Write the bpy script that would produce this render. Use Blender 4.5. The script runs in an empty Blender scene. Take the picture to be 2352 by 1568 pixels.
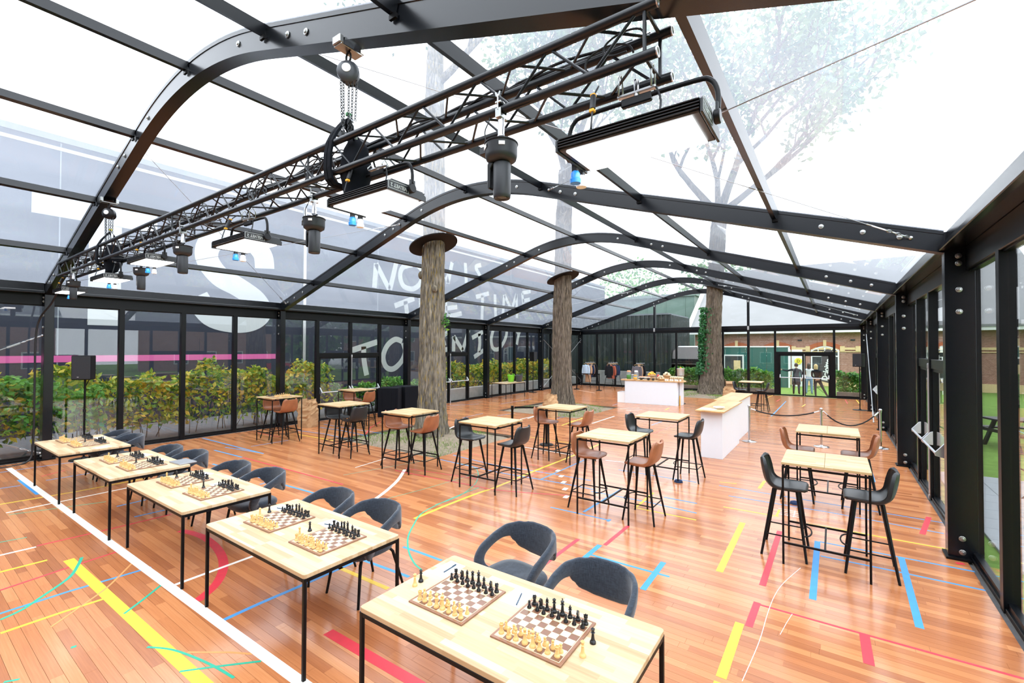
import bpy, bmesh, math, random
from mathutils import Vector, Matrix, Euler
R = math.radians
random.seed(7)
SC = bpy.context.scene
COL = SC.collection
# ---------------------------------------------------------------- camera, sky, exposure
cam_d = bpy.data.cameras.new('camera'); cam = bpy.data.objects.new('camera', cam_d); COL.objects.link(cam)
cam_d.lens = 16.008; cam_d.sensor_width = 36.0; cam_d.clip_start = 0.02; cam_d.clip_end = 400
cam.matrix_world = Matrix(((0.816796, 0.007419, 0.576879, 0.0), (0.576922, -0.014274, -0.816674, 0.0), (0.002175, 0.999871, -0.015939, 2.363), (0, 0, 0, 1)))
SC.camera = cam
SC.view_settings.view_transform = 'Standard'; SC.view_settings.look = 'None'
SC.view_settings.gamma = 1.0; SC.view_settings.use_curve_mapping = False
SC.view_settings.exposure = 1.85
SC.cycles.transparent_max_bounces = 24; SC.cycles.max_bounces = 8
W = bpy.data.worlds.new('overcast_sky'); SC.world = W; W.use_nodes = True
bg = W.node_tree.nodes['Background']; bg.inputs[0].default_value = (0.90, 0.95, 1.0, 1); bg.inputs[1].default_value = 1.25

# ---------------------------------------------------------------- materials
MATS = {}
def nmat(name):
    m = bpy.data.materials.new(name); m.use_nodes = True; MATS[name] = m
    return m, m.node_tree.nodes, m.node_tree.links, m.node_tree.nodes['Principled BSDF']
def sete(b, col, rough, metal=0, spec=0.5, coat=0):
    b.inputs['Base Color'].default_value = (*col, 1); b.inputs['Roughness'].default_value = rough
    b.inputs['Metallic'].default_value = metal; b.inputs['Specular IOR Level'].default_value = spec
    b.inputs['Coat Weight'].default_value = coat
def mat(name, col, rough=0.5, metal=0, spec=0.5, var=0.0, scale=20, bump=0.0, coat=0, emit=0):
    """plain procedural material: base colour with noise variation, optional fine relief"""
    m, N, L, b = nmat(name); sete(b, col, rough, metal, spec, coat)
    if var or bump:
        tc = N.new('ShaderNodeTexCoord'); nz = N.new('ShaderNodeTexNoise'); nz.inputs['Scale'].default_value = scale
        nz.inputs['Detail'].default_value = 4
        L.new(tc.outputs['Object'], nz.inputs['Vector'])
        if var:
            mx = N.new('ShaderNodeMix'); mx.data_type = 'RGBA'
            mx.inputs[6].default_value = (*[max(0, c * (1 - var)) for c in col], 1)
            mx.inputs[7].default_value = (*[min(1, c * (1 + var)) for c in col], 1)
            L.new(nz.outputs['Fac'], mx.inputs[0]); L.new(mx.outputs[2], b.inputs['Base Color'])
        if bump:
            bp = N.new('ShaderNodeBump'); bp.inputs['Strength'].default_value = bump; bp.inputs['Distance'].default_value = 0.01
            L.new(nz.outputs['Fac'], bp.inputs['Height']); L.new(bp.outputs['Normal'], b.inputs['Normal'])
    if emit:
        b.inputs['Emission Color'].default_value = (*col, 1); b.inputs['Emission Strength'].default_value = emit
    return m
def ramp(N, stops):
    r = N.new('ShaderNodeValToRGB'); e = r.color_ramp.elements
    while len(e) < len(stops): e.new(0.5)
    for i, (p, c) in enumerate(stops): e[i].position = p; e[i].color = (*c, 1)
    return r
def math_n(N, L, op, a, b=None):
    n = N.new('ShaderNodeMath'); n.operation = op
    for i, v in enumerate((a, b)):
        if v is None: continue
        if isinstance(v, (int, float)): n.inputs[i].default_value = v
        else: L.new(v, n.inputs[i])
    return n.outputs[0]
def wood(name, stops, sx, sy, rough=0.35, axis='X', grain=0.5, coat=0.0, board=None, spec=0.5, local=False):
    """boards: colour per board from its cell (sx long, sy wide) plus stretched grain"""
    m, N, L, b = nmat(name); sete(b, (0.5, 0.3, 0.2), rough, 0, spec, coat)
    src = N.new('ShaderNodeTexCoord').outputs['Object'] if local else N.new('ShaderNodeNewGeometry').outputs['Position']
    sp = N.new('ShaderNodeSeparateXYZ'); L.new(src, sp.inputs[0])
    u, v = (sp.outputs[0], sp.outputs[1]) if axis == 'X' else (sp.outputs[1], sp.outputs[0])
    row = math_n(N, L, 'FLOOR', math_n(N, L, 'DIVIDE', v, sy))
    wn = N.new('ShaderNodeTexWhiteNoise'); wn.noise_dimensions = '1D'; L.new(row, wn.inputs['W'])
    cell = math_n(N, L, 'FLOOR', math_n(N, L, 'DIVIDE', math_n(N, L, 'ADD', u, math_n(N, L, 'MULTIPLY', wn.outputs['Value'], sx)), sx))
    cb = N.new('ShaderNodeCombineXYZ'); L.new(row, cb.inputs[0]); L.new(cell, cb.inputs[1])
    w2 = N.new('ShaderNodeTexWhiteNoise'); w2.noise_dimensions = '2D'; L.new(cb.outputs[0], w2.inputs['Vector'])
    g = N.new('ShaderNodeCombineXYZ'); L.new(math_n(N, L, 'MULTIPLY', u, 3.0), g.inputs[0])
    L.new(math_n(N, L, 'MULTIPLY', v, 90.0), g.inputs[1]); L.new(math_n(N, L, 'MULTIPLY', w2.outputs['Value'], 40.0), g.inputs[2])
    nz = N.new('ShaderNodeTexNoise'); nz.inputs['Scale'].default_value = 1.0; nz.inputs['Detail'].default_value = 5; L.new(g.outputs[0], nz.inputs['Vector'])
    f = math_n(N, L, 'ADD', math_n(N, L, 'MULTIPLY', w2.outputs['Value'], 1 - grain), math_n(N, L, 'MULTIPLY', nz.outputs['Fac'], grain))
    r = ramp(N, stops); L.new(f, r.inputs[0]); L.new(r.outputs[0], b.inputs['Base Color'])
    n3 = N.new('ShaderNodeTexNoise'); n3.inputs['Scale'].default_value = 3.0; L.new(src, n3.inputs['Vector'])
    rr = N.new('ShaderNodeMapRange'); rr.inputs[3].default_value = rough * 0.8; rr.inputs[4].default_value = rough * 1.25
    L.new(n3.outputs['Fac'], rr.inputs[0]); L.new(rr.outputs[0], b.inputs['Roughness'])
    return m
PW = 0.078
wood('gym_planks', [(0.0, (0.24, 0.077, 0.031)), (0.35, (0.39, 0.138, 0.052)), (0.65, (0.51, 0.20, 0.078)), (1.0, (0.61, 0.29, 0.125))], 1.7, PW, 0.19, 'X', 0.45, 0.0, None, 0.58)
BUT = [(0.0, (0.32, 0.19, 0.09)), (0.3, (0.46, 0.31, 0.17)), (0.65, (0.56, 0.42, 0.255)), (1.0, (0.66, 0.53, 0.36))]
wood('butcher_block', BUT, 0.42, 0.047, 0.38, 'X', 0.4, 0, None, 0.4)
wood('bar_top_wood', [(0.0, (0.34, 0.21, 0.085)), (0.4, (0.47, 0.32, 0.15)), (1.0, (0.60, 0.46, 0.27))], 0.5, 0.06, 0.38, 'X', 0.4, 0, None, 0.4)
wood('counter_top_wood', [(0.0, (0.40, 0.20, 0.07)), (0.5, (0.60, 0.36, 0.15)), (1.0, (0.72, 0.5, 0.25))], 0.9, 0.09, 0.3, 'Y', 0.5)
wood('dark_decking', [(0, (0.10, 0.075, 0.055)), (1, (0.2, 0.15, 0.11))], 1.2, 0.12, 0.7)
mat('black_paint', (0.0018, 0.0026, 0.0038), 0.33, 0, 0.25, 0.15, 60)
mat('black_alu', (0.002, 0.003, 0.0052), 0.24, 0.0, 0.45, 0.1, 200, 0.02)
mat('black_steel', (0.0025, 0.0025, 0.003), 0.45, 0, 0.2)
mat('truss_black', (0.006, 0.0075, 0.010), 0.33, 0, 0.4)
mat('cable_black', (0.008, 0.008, 0.01), 0.55)
mat('fixture_grey', (0.016, 0.018, 0.022), 0.45, 0, 0.5, 0.1, 90)
mat('fixture_dark', (0.004, 0.004, 0.0055), 0.4, 0, 0.3)
mat('zinc', (0.40, 0.41, 0.40), 0.32, 1.0, 0.5, 0.15, 120)
mat('chrome', (0.50, 0.50, 0.51), 0.14, 1.0)
mat('galv', (0.55, 0.56, 0.57), 0.38, 1.0, 0.5, 0.2, 30)
mat('alu_silver', (0.62, 0.64, 0.68), 0.35, 0.85)
mat('white_paint', (0.75, 0.79, 0.84), 0.4, 0, 0.4, 0.02, 8)
mat('white_card', (0.88, 0.88, 0.88), 0.6)
mat('paper', (0.87, 0.87, 0.86), 0.8)
mat('kraft_paper', (0.47, 0.29, 0.15), 0.8, 0, 0.2, 0.18, 7, 0.5)
mat('cardboard', (0.45, 0.27, 0.15), 0.85, 0, 0.2, 0.1, 10)
mat('plug_blue', (0.02, 0.24, 0.80), 0.35)
mat('plug_white', (0.82, 0.82, 0.80), 0.4)
mat('label_yellow', (0.95, 0.45, 0.02), 0.5)
mat('red_bit', (0.7, 0.03, 0.03), 0.5)
mat('green_bit', (0.02, 0.25, 0.06), 0.5)
mat('yellow_bit', (0.8, 0.7, 0.05), 0.5)
mat('led_diffuser', (1, 1, 1), 0.5, emit=2.2)
mat('walnut', (0.235, 0.105, 0.055), 0.3, 0, 0.5, 0.3, 14)
mat('maple', (0.80, 0.62, 0.40), 0.35)
mat('boxwood', (0.72, 0.45, 0.17), 0.32, 0, 0.5, 0.1, 80)
mat('ebony', (0.010, 0.010, 0.011), 0.22)
mat('court_w', (0.80, 0.78, 0.73), 0.4, 0, 0.5, 0.08, 12)
mat('court_y', (0.83, 0.53, 0.03), 0.4, 0, 0.5, 0.1, 12)
mat('court_b', (0.045, 0.27, 0.62), 0.4, 0, 0.5, 0.15, 12)
mat('court_r', (0.60, 0.035, 0.055), 0.4, 0, 0.5, 0.15, 12)
mat('court_g', (0.01, 0.36, 0.23), 0.4, 0, 0.5, 0.2, 30)
mat('court_o', (0.66, 0.27, 0.08), 0.4, 0, 0.5, 0.1, 12)
mat('soil', (0.23, 0.185, 0.135), 0.95, 0, 0.1, 0.45, 9, 1.0)
mat('lawn', (0.15, 0.26, 0.055), 0.9, 0, 0.1, 0.4, 6, 1.0)
mat('asphalt', (0.13, 0.13, 0.135), 0.9, 0, 0.2, 0.3, 12, 0.5)
mat('paver_grey', (0.36, 0.38, 0.40), 0.8, 0, 0.3, 0.12, 18, 0.2)
mat('concrete', (0.30, 0.29, 0.27), 0.85, 0, 0.2, 0.25, 5, 0.4)
mat('navy_wall', (0.009, 0.013, 0.027), 0.6, 0, 0.4, 0.25, 3)
mat('mural_white', (0.33, 0.35, 0.33), 0.7)
mat('logo_white', (0.40, 0.425, 0.43), 0.7)
mat('pink_stripe', (0.50, 0.085, 0.25), 0.6)
mat('dark_corrugated', (0.020, 0.030, 0.028), 0.5, 0.0, 0.5, 0.2, 2)
mat('green_sheet', (0.13, 0.20, 0.17), 0.6, 0, 0.4, 0.1, 1)
mat('green_hoarding', (0.022, 0.115, 0.10), 0.6, 0, 0.4, 0.1, 2)
mat('pale_roof', (0.23, 0.233, 0.237), 0.7, 0, 0.3, 0.1, 0.8)
mat('slate_roof', (0.16, 0.18, 0.20), 0.7, 0, 0.3, 0.15, 1.5)
mat('cream_stone', (0.72, 0.55, 0.30), 0.8, 0, 0.3, 0.1, 9)
mat('brick_red', (0.42, 0.12, 0.055), 0.85, 0, 0.2, 0.2, 20)
mat('window_glass_dark', (0.05, 0.06, 0.065), 0.08, 0, 0.8)
mat('frame_white', (0.80, 0.82, 0.82), 0.5)
mat('skin', (0.60, 0.33, 0.24), 0.55)
mat('cloth_black', (0.010, 0.011, 0.014), 0.9, 0, 0.2)
mat('cloth_charcoal', (0.03, 0.033, 0.042), 0.9, 0, 0.2)
mat('denim', (0.17, 0.30, 0.48), 0.9, 0, 0.2)
mat('denim_light', (0.46, 0.58, 0.70), 0.9, 0, 0.2, 0.1, 30)
mat('cloth_white', (0.75, 0.76, 0.78), 0.9, 0, 0.2)
mat('cloth_navy', (0.02, 0.035, 0.085), 0.9, 0, 0.2)
mat('cloth_rust', (0.38, 0.10, 0.06), 0.9, 0, 0.2)
mat('cloth_tan', (0.50, 0.31, 0.19), 0.9, 0, 0.2)
mat('cloth_grey', (0.12, 0.115, 0.13), 0.9, 0, 0.2)
mat('hair_brown', (0.05, 0.03, 0.02), 0.6)
mat('hair_blonde', (0.62, 0.45, 0.20), 0.6)
mat('flag_grey', (0.05, 0.052, 0.058), 0.8)
mat('lime', (0.25, 0.72, 0.03), 0.4)
mat('lime_bucket', (0.22, 0.66, 0.035), 0.35)
mat('grey_bucket', (0.06, 0.065, 0.08), 0.4)
mat('fabric_black', (0.006, 0.007, 0.010), 0.95, 0, 0.15)
mat('speaker_black', (0.004, 0.004, 0.005), 0.7, 0, 0.2)
mat('orange_fruit', (0.85, 0.33, 0.02), 0.5, 0, 0.5, 0.15, 30)
mat('lemon', (0.85, 0.62, 0.05), 0.5)
mat('tomato', (0.65, 0.05, 0.03), 0.4)
mat('pastry', (0.66, 0.40, 0.20), 0.8, 0, 0.2, 0.3, 40)
mat('salmon', (0.78, 0.34, 0.18), 0.6, 0, 0.3, 0.2, 40)
mat('bread', (0.68, 0.56, 0.38), 0.8, 0, 0.2, 0.25, 30)
mat('bamboo_bowl', (0.55, 0.33, 0.16), 0.5)
mat('dark_cup', (0.03, 0.033, 0.038), 0.4)
mat('china', (0.84, 0.84, 0.84), 0.25)
mat('mint_green', (0.07, 0.22, 0.03), 0.6, 0, 0.3, 0.4, 60)
mat('juice_orange', (0.85, 0.40, 0.03), 0.2)
mat('laptop_grey', (0.45, 0.46, 0.48), 0.35, 0.7)
mat('pen_blue', (0.03, 0.06, 0.10), 0.4)
mat('hoist_grey', (0.05, 0.056, 0.065), 0.4)
mat('chain_steel', (0.04, 0.042, 0.045), 0.4, 0.4)
mat('red_letter', (0.75, 0.03, 0.05), 0.5)
mat('steel_wire', (0.33, 0.34, 0.35), 0.4, 0.9)
mat('collar_black', (0.010, 0.007, 0.007), 0.6, 0, 0.2)
mat('van_white', (0.75, 0.76, 0.77), 0.3)
mat('rope_black', (0.008, 0.008, 0.01), 0.85)

def leather(name, col):
    m, N, L, b = nmat(name); sete(b, col, 0.36, 0, 0.5)
    tc = N.new('ShaderNodeTexCoord'); nz = N.new('ShaderNodeTexNoise'); nz.inputs['Scale'].default_value = 5; nz.inputs['Detail'].default_value = 3
    L.new(tc.outputs['Object'], nz.inputs['Vector'])
    r = ramp(N, [(0.3, tuple(c * 0.72 for c in col)), (0.7, tuple(min(1, c * 1.2) for c in col))]); L.new(nz.outputs['Fac'], r.inputs[0]); L.new(r.outputs[0], b.inputs['Base Color'])
    n2 = N.new('ShaderNodeTexNoise'); n2.inputs['Scale'].default_value = 180; L.new(tc.outputs['Object'], n2.inputs['Vector'])
    bp = N.new('ShaderNodeBump'); bp.inputs['Strength'].default_value = 0.12; bp.inputs['Distance'].default_value = 0.003; L.new(n2.outputs['Fac'], bp.inputs['Height']); L.new(bp.outputs['Normal'], b.inputs['Normal'])
leather('brown_leather', (0.30, 0.105, 0.042)); leather('black_leather', (0.012, 0.014, 0.016))
def fabric(name, col):
    m, N, L, b = nmat(name); sete(b, col, 0.95, 0, 0.15); b.inputs['Sheen Weight'].default_value = 0.35; b.inputs['Sheen Roughness'].default_value = 0.5
    tc = N.new('ShaderNodeTexCoord'); mp = N.new('ShaderNodeMapping'); mp.inputs['Scale'].default_value = (30, 30, 260); L.new(tc.outputs['Object'], mp.inputs[0])
    nz = N.new('ShaderNodeTexNoise'); nz.inputs['Scale'].default_value = 1; nz.inputs['Detail'].default_value = 3; L.new(mp.outputs[0], nz.inputs['Vector'])
    m2 = N.new('ShaderNodeMapping'); m2.inputs['Scale'].default_value = (260, 260, 25); L.new(tc.outputs['Object'], m2.inputs[0])
    n2 = N.new('ShaderNodeTexNoise'); n2.inputs['Scale'].default_value = 1; L.new(m2.outputs[0], n2.inputs['Vector'])
    f = math_n(N, L, 'MULTIPLY', math_n(N, L, 'ADD', nz.outputs['Fac'], n2.outputs['Fac']), 0.5)
    r = ramp(N, [(0.35, tuple(c * 0.55 for c in col)), (0.65, tuple(c * 1.5 for c in col))]); L.new(f, r.inputs[0]); L.new(r.outputs[0], b.inputs['Base Color'])
fabric('chair_fabric', (0.028, 0.036, 0.050))
def bark(name, base, moss):
    m, N, L, b = nmat(name); sete(b, base, 0.95, 0, 0.1)
    tc = N.new('ShaderNodeTexCoord'); mp = N.new('ShaderNodeMapping'); mp.inputs['Scale'].default_value = (13, 13, 2.0); L.new(tc.outputs['Object'], mp.inputs[0])
    nz = N.new('ShaderNodeTexNoise'); nz.inputs['Scale'].default_value = 1.7; nz.inputs['Detail'].default_value = 7; nz.inputs['Distortion'].default_value = 0.6; L.new(mp.outputs[0], nz.inputs['Vector'])
    r = ramp(N, [(0.3, tuple(c * 0.35 for c in base)), (0.5, base), (0.72, tuple(min(1, c * 1.9) for c in base))]); L.new(nz.outputs['Fac'], r.inputs[0])
    n2 = N.new('ShaderNodeTexNoise'); n2.inputs['Scale'].default_value = 2.2; n2.inputs['Detail'].default_value = 8; n2.inputs['Roughness'].default_value = 0.72; L.new(mp.outputs[0], n2.inputs['Vector'])
    r2 = ramp(N, [(0.54, (0, 0, 0)), (0.66, (0.85, 0.85, 0.85))]); L.new(n2.outputs['Fac'], r2.inputs[0])
    mx = N.new('ShaderNodeMix'); mx.data_type = 'RGBA'; L.new(r2.outputs[0], mx.inputs[0]); L.new(r.outputs[0], mx.inputs[6]); mx.inputs[7].default_value = (*moss, 1)
    L.new(mx.outputs[2], b.inputs['Base Color'])
    bp = N.new('ShaderNodeBump'); bp.inputs['Strength'].default_value = 1.0; bp.inputs['Distance'].default_value = 0.05; L.new(nz.outputs['Fac'], bp.inputs['Height']); L.new(bp.outputs['Normal'], b.inputs['Normal'])
bark('bark_mossy', (0.165, 0.145, 0.115), (0.36, 0.245, 0.03)); bark('bark_brown', (0.13, 0.105, 0.082), (0.16, 0.125, 0.065))
def leaf(name, stops, scale=1.5):
    m, N, L, b = nmat(name); sete(b, (0.1, 0.3, 0.05), 0.5, 0, 0.4)
    g = N.new('ShaderNodeNewGeometry'); nz = N.new('ShaderNodeTexNoise'); nz.inputs['Scale'].default_value = scale; nz.inputs['Detail'].default_value = 2; L.new(g.outputs['Position'], nz.inputs['Vector'])
    f = math_n(N, L, 'ADD', math_n(N, L, 'MULTIPLY', nz.outputs['Fac'], 0.65), math_n(N, L, 'MULTIPLY', g.outputs['Random Per Island'], 0.35))
    r = ramp(N, stops); L.new(f, r.inputs[0]); L.new(r.outputs[0], b.inputs['Base Color'])
    tr = N.new('ShaderNodeBsdfTranslucent'); L.new(r.outputs[0], tr.inputs['Color'])
    mx = N.new('ShaderNodeMixShader'); mx.inputs[0].default_value = 0.3; L.new(b.outputs[0], mx.inputs[1]); L.new(tr.outputs[0], mx.inputs[2])
    L.new(mx.outputs[0], N['Material Output'].inputs[0])
leaf('leaf_autumn', [(0.30, (0.05, 0.13, 0.015)), (0.45, (0.20, 0.33, 0.035)), (0.56, (0.48, 0.44, 0.04)), (0.7, (0.64, 0.38, 0.03)), (0.85, (0.34, 0.15, 0.03))])
leaf('leaf_green', [(0.3, (0.03, 0.13, 0.02)), (0.55, (0.10, 0.30, 0.035)), (0.8, (0.28, 0.48, 0.07))])
leaf('leaf_ivy', [(0.3, (0.015, 0.10, 0.03)), (0.7, (0.06, 0.22, 0.07))])
leaf('leaf_tree', [(0.3, (0.06, 0.11, 0.05)), (0.7, (0.17, 0.26, 0.10))])
leaf('grass_blade', [(0.3, (0.09, 0.20, 0.025)), (0.6, (0.22, 0.34, 0.06)), (0.85, (0.42, 0.40, 0.17))], 3)
def glass(name, tint, ior=1.5, haze=0.0, hazecol=(0.8, 0.85, 0.95), gl_rough=0.0):
    m, N, L, b = nmat(name); N.remove(b)
    t = N.new('ShaderNodeBsdfTransparent'); t.inputs[0].default_value = (*tint, 1)
    g = N.new('ShaderNodeBsdfGlossy'); g.inputs['Roughness'].default_value = gl_rough; g.inputs[0].default_value = (1, 1, 1, 1)
    f0 = ((ior - 1) / (ior + 1)) ** 2
    lw = N.new('ShaderNodeLayerWeight'); lw.inputs[0].default_value = 0.5
    fac = math_n(N, L, 'ADD', math_n(N, L, 'MULTIPLY', math_n(N, L, 'POWER', lw.outputs['Facing'], 5.0), 1 - f0), f0)
    mx = N.new('ShaderNodeMixShader'); L.new(fac, mx.inputs[0])
    src = t.outputs[0]
    if haze:
        tl = N.new('ShaderNodeBsdfTranslucent'); tl.inputs[0].default_value = (*hazecol, 1)
        tc = N.new('ShaderNodeTexCoord'); mp = N.new('ShaderNodeMapping'); mp.inputs['Scale'].default_value = (1.2, 0.5, 1.2); L.new(tc.outputs['Object'], mp.inputs[0])
        nz = N.new('ShaderNodeTexNoise'); nz.inputs['Scale'].default_value = 1.0; nz.inputs['Detail'].default_value = 5; L.new(mp.outputs[0], nz.inputs['Vector'])
        mr = N.new('ShaderNodeMapRange'); mr.inputs[3].default_value = haze * 0.75; mr.inputs[4].default_value = haze * 1.3; L.new(nz.outputs['Fac'], mr.inputs[0])
        m0 = N.new('ShaderNodeMixShader'); L.new(mr.outputs[0], m0.inputs[0]); L.new(t.outputs[0], m0.inputs[1]); L.new(tl.outputs[0], m0.inputs[2]); src = m0.outputs[0]
    L.new(src, mx.inputs[1]); L.new(g.outputs[0], mx.inputs[2]); L.new(mx.outputs[0], N['Material Output'].inputs[0])
glass('pane_glass', (0.965, 0.98, 0.985), 1.55); glass('roof_film', (0.97, 0.98, 0.99), 1.25, 0.19, (0.80, 0.86, 0.98)); glass('clear_plastic', (0.9, 0.93, 0.93), 1.4, 0.12, (0.9, 0.9, 0.9))
def chessboard():
    m, N, L, b = nmat('chess_squares'); sete(b, (0.5, 0.3, 0.2), 0.28)
    tc = N.new('ShaderNodeTexCoord'); mp = N.new('ShaderNodeMapping'); mp.inputs['Scale'].default_value = (1 / 0.05, 1 / 0.05, 0); mp.inputs['Location'].default_value = (0, 0, 0.5)
    L.new(tc.outputs['Object'], mp.inputs[0]); ck = N.new('ShaderNodeTexChecker'); ck.inputs['Scale'].default_value = 1.0
    L.new(mp.outputs[0], ck.inputs['Vector']); ck.inputs['Color1'].default_value = (0.22, 0.10, 0.055, 1); ck.inputs['Color2'].default_value = (0.80, 0.62, 0.40, 1)
    nz = N.new('ShaderNodeTexNoise'); nz.inputs['Scale'].default_value = 30; L.new(tc.outputs['Object'], nz.inputs['Vector'])
    mx = N.new('ShaderNodeMix'); mx.data_type = 'RGBA'; mx.blend_type = 'MULTIPLY'; mx.inputs[0].default_value = 0.35; L.new(ck.outputs[0], mx.inputs[6]); L.new(nz.outputs['Color'], mx.inputs[7]); L.new(mx.outputs[2], b.inputs['Base Color'])
chessboard()
def brickwall():
    m, N, L, b = nmat('brick_wall'); sete(b, (0.4, 0.2, 0.15), 0.9, 0, 0.2)
    tc = N.new('ShaderNodeTexCoord'); mp = N.new('ShaderNodeMapping'); mp.inputs['Rotation'].default_value = (R(90), 0, 0); L.new(tc.outputs['Object'], mp.inputs[0])
    br = N.new('ShaderNodeTexBrick'); br.inputs['Scale'].default_value = 4.5; br.inputs['Mortar Size'].default_value = 0.015
    br.inputs['Color1'].default_value = (0.30, 0.14, 0.105, 1); br.inputs['Color2'].default_value = (0.40, 0.21, 0.16, 1); br.inputs['Mortar'].default_value = (0.42, 0.35, 0.30, 1)
    L.new(mp.outputs[0], br.inputs['Vector']); L.new(br.outputs[0], b.inputs['Base Color'])
brickwall()
# ---------------------------------------------------------------- mesh helpers
def M(n): return MATS[n]
class MB:
    def __init__(s): s.v = []; s.f = []; s.mi = []; s.cur = 0
    def add(s, vs, fs):
        o = len(s.v); s.v += [tuple(p) for p in vs]; s.f += [tuple(i + o for i in f) for f in fs]; s.mi += [s.cur] * len(fs); return s
    def box(s, c, d, rot=None):
        x, y, z = (k / 2 for k in d); vs = [Vector((a * x, b * y, e * z)) for a in (-1, 1) for b in (-1, 1) for e in (-1, 1)]
        if rot is not None: vs = [rot @ p for p in vs]
        return s.add([p + Vector(c) for p in vs], [(0, 1, 3, 2), (4, 6, 7, 5), (0, 4, 5, 1), (2, 3, 7, 6), (0, 2, 6, 4), (1, 5, 7, 3)])
    def b2(s, x0, x1, y0, y1, z0, z1): return s.box(((x0 + x1) / 2, (y0 + y1) / 2, (z0 + z1) / 2), (abs(x1 - x0), abs(y1 - y0), abs(z1 - z0)))
    def tube(s, path, r, n=8, caps=True, closed=False):
        P = [Vector(p) for p in path]; m = len(P); rings = []; prev = None
        for i, p in enumerate(P):
            if closed: t = P[(i + 1) % m] - P[i - 1]
            else: t = (P[min(i + 1, m - 1)] - P[max(i - 1, 0)])
            t.normalize()
            if prev is None:
                a = Vector((0, 0, 1)) if abs(t.z) < 0.9 else Vector((1, 0, 0)); u = t.cross(a).normalized()
            else:
                u = prev - t * prev.dot(t)
                u = u.normalized() if u.length > 1e-6 else t.orthogonal().normalized()
            prev = u; w = t.cross(u); rr = r[i] if isinstance(r, (list, tuple)) else r
            rings.append([p + (u * math.cos(2 * math.pi * k / n) + w * math.sin(2 * math.pi * k / n)) * rr for k in range(n)])
        vs = [q for g in rings for q in g]; fs = []
        for i in range(m if closed else m - 1):
            j = (i + 1) % m
            for k in range(n): fs.append((i * n + k, i * n + (k + 1) % n, j * n + (k + 1) % n, j * n + k))
        if caps and not closed: fs += [tuple(range(n - 1, -1, -1)), tuple((m - 1) * n + k for k in range(n))]
        return s.add(vs, fs)
    def lathe(s, prof, n=14, c=(0, 0, 0)):
        vs = []; fs = []; m = len(prof)
        for r, z in prof:
            for k in range(n): a = 2 * math.pi * k / n; vs.append((c[0] + r * math.cos(a), c[1] + r * math.sin(a), c[2] + z))
        for i in range(m - 1):
            for k in range(n): fs.append((i * n + k, i * n + (k + 1) % n, (i + 1) * n + (k + 1) % n, (i + 1) * n + k))
        fs += [tuple(range(n - 1, -1, -1)), tuple((m - 1) * n + k for k in range(n))]
        return s.add(vs, fs)
    def prism(s, poly, lo, hi, ax='z'):
        """poly: 2-D outline; extruded along ax from lo to hi"""
        def pt(p, h): return {'z': (p[0], p[1], h), 'y': (p[0], h, p[1]), 'x': (h, p[0], p[1])}[ax]
        n = len(poly); vs = [pt(p, lo) for p in poly] + [pt(p, hi) for p in poly]
        fs = [tuple(range(n - 1, -1, -1)), tuple(range(n, 2 * n))] + [(i, (i + 1) % n, n + (i + 1) % n, n + i) for i in range(n)]
        return s.add(vs, fs)
    def grid(s, rows, close=False):
        m = len(rows); n = len(rows[0]); vs = [p for r in rows for p in r]; fs = []
        for i in range(m - 1):
            for k in range(n if close else n - 1): fs.append((i * n + k, i * n + (k + 1) % n, (i + 1) * n + (k + 1) % n, (i + 1) * n + k))
        return s.add(vs, fs)
    def ball(s, c, r, n=10, m=6, sz=1.0):
        return s.lathe([(max(1e-4, r * math.sin(math.pi * i / m)), -r * sz * math.cos(math.pi * i / m)) for i in range(m + 1)], n, c)
    def mesh(s, name, mats, smooth=False, bevel=0, fix=True):
        me = bpy.data.meshes.new(name); me.from_pydata(s.v, [], s.f)
        if not isinstance(mats, (list, tuple)): mats = [mats]
        for k in mats: me.materials.append(M(k))
        if any(s.mi):
            me.polygons.foreach_set('material_index', s.mi)
        if fix or bevel:
            bm = bmesh.new(); bm.from_mesh(me)
            if fix: bmesh.ops.recalc_face_normals(bm, faces=bm.faces)
            if bevel: bmesh.ops.bevel(bm, geom=list(bm.edges), offset=bevel, segments=1, profile=0.5, affect='EDGES')
            bm.to_mesh(me); bm.free()
        if smooth:
            me.polygons.foreach_set('use_smooth', [True] * len(me.polygons))
            if smooth == 'auto': me.set_sharp_from_angle(angle=R(40))
        me.update(); return me
    def obj(s, name, mats, parent=None, smooth=False, bevel=0, fix=True, loc=None): return link(name, s.mesh(name, mats, smooth, bevel, fix), parent, loc)
def link(name, me, parent=None, loc=None, rz=0.0):
    o = bpy.data.objects.new(name, me); COL.objects.link(o); o.parent = parent
    if loc: o.location = loc
    if rz: o.rotation_euler = (0, 0, rz)
    return o
def tag(o, label=None, cat=None, group=None, kind=None):
    if label: o['label'] = label
    if cat: o['category'] = cat
    if group: o['group'] = group
    if kind: o['kind'] = kind
    return o
def thing(name, label, cat, loc=(0, 0, 0), rz=0.0, group=None, kind=None):
    o = bpy.data.objects.new(name, None); COL.objects.link(o); o.location = loc; o.rotation_euler = (0, 0, rz); o.empty_display_size = 0.1
    return tag(o, label, cat, group, kind)
def kids(o): return [x for x in COL.objects if x.parent == o]
KID = {}
def dup(root, loc, rz=0.0, label=None, swap=None):
    """copy of a thing with copies of its parts and sub-parts; swap: {old mesh: new mesh}"""
    if root.name not in KID:
        k = kids(root); KID[root.name] = [(c, kids(c)) for c in k]
    r = root.copy(); COL.objects.link(r); r.location = loc; r.rotation_euler = (0, 0, rz)
    if label: r['label'] = label
    for c, sub in KID[root.name]:
        d = c.copy(); COL.objects.link(d); d.parent = r
        if swap and c.data in swap: d.data = swap[c.data]
        for g in sub:
            e = g.copy(); COL.objects.link(e); e.parent = d
            if swap and g.data in swap: e.data = swap[g.data]
    return r
CYL = {}
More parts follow.
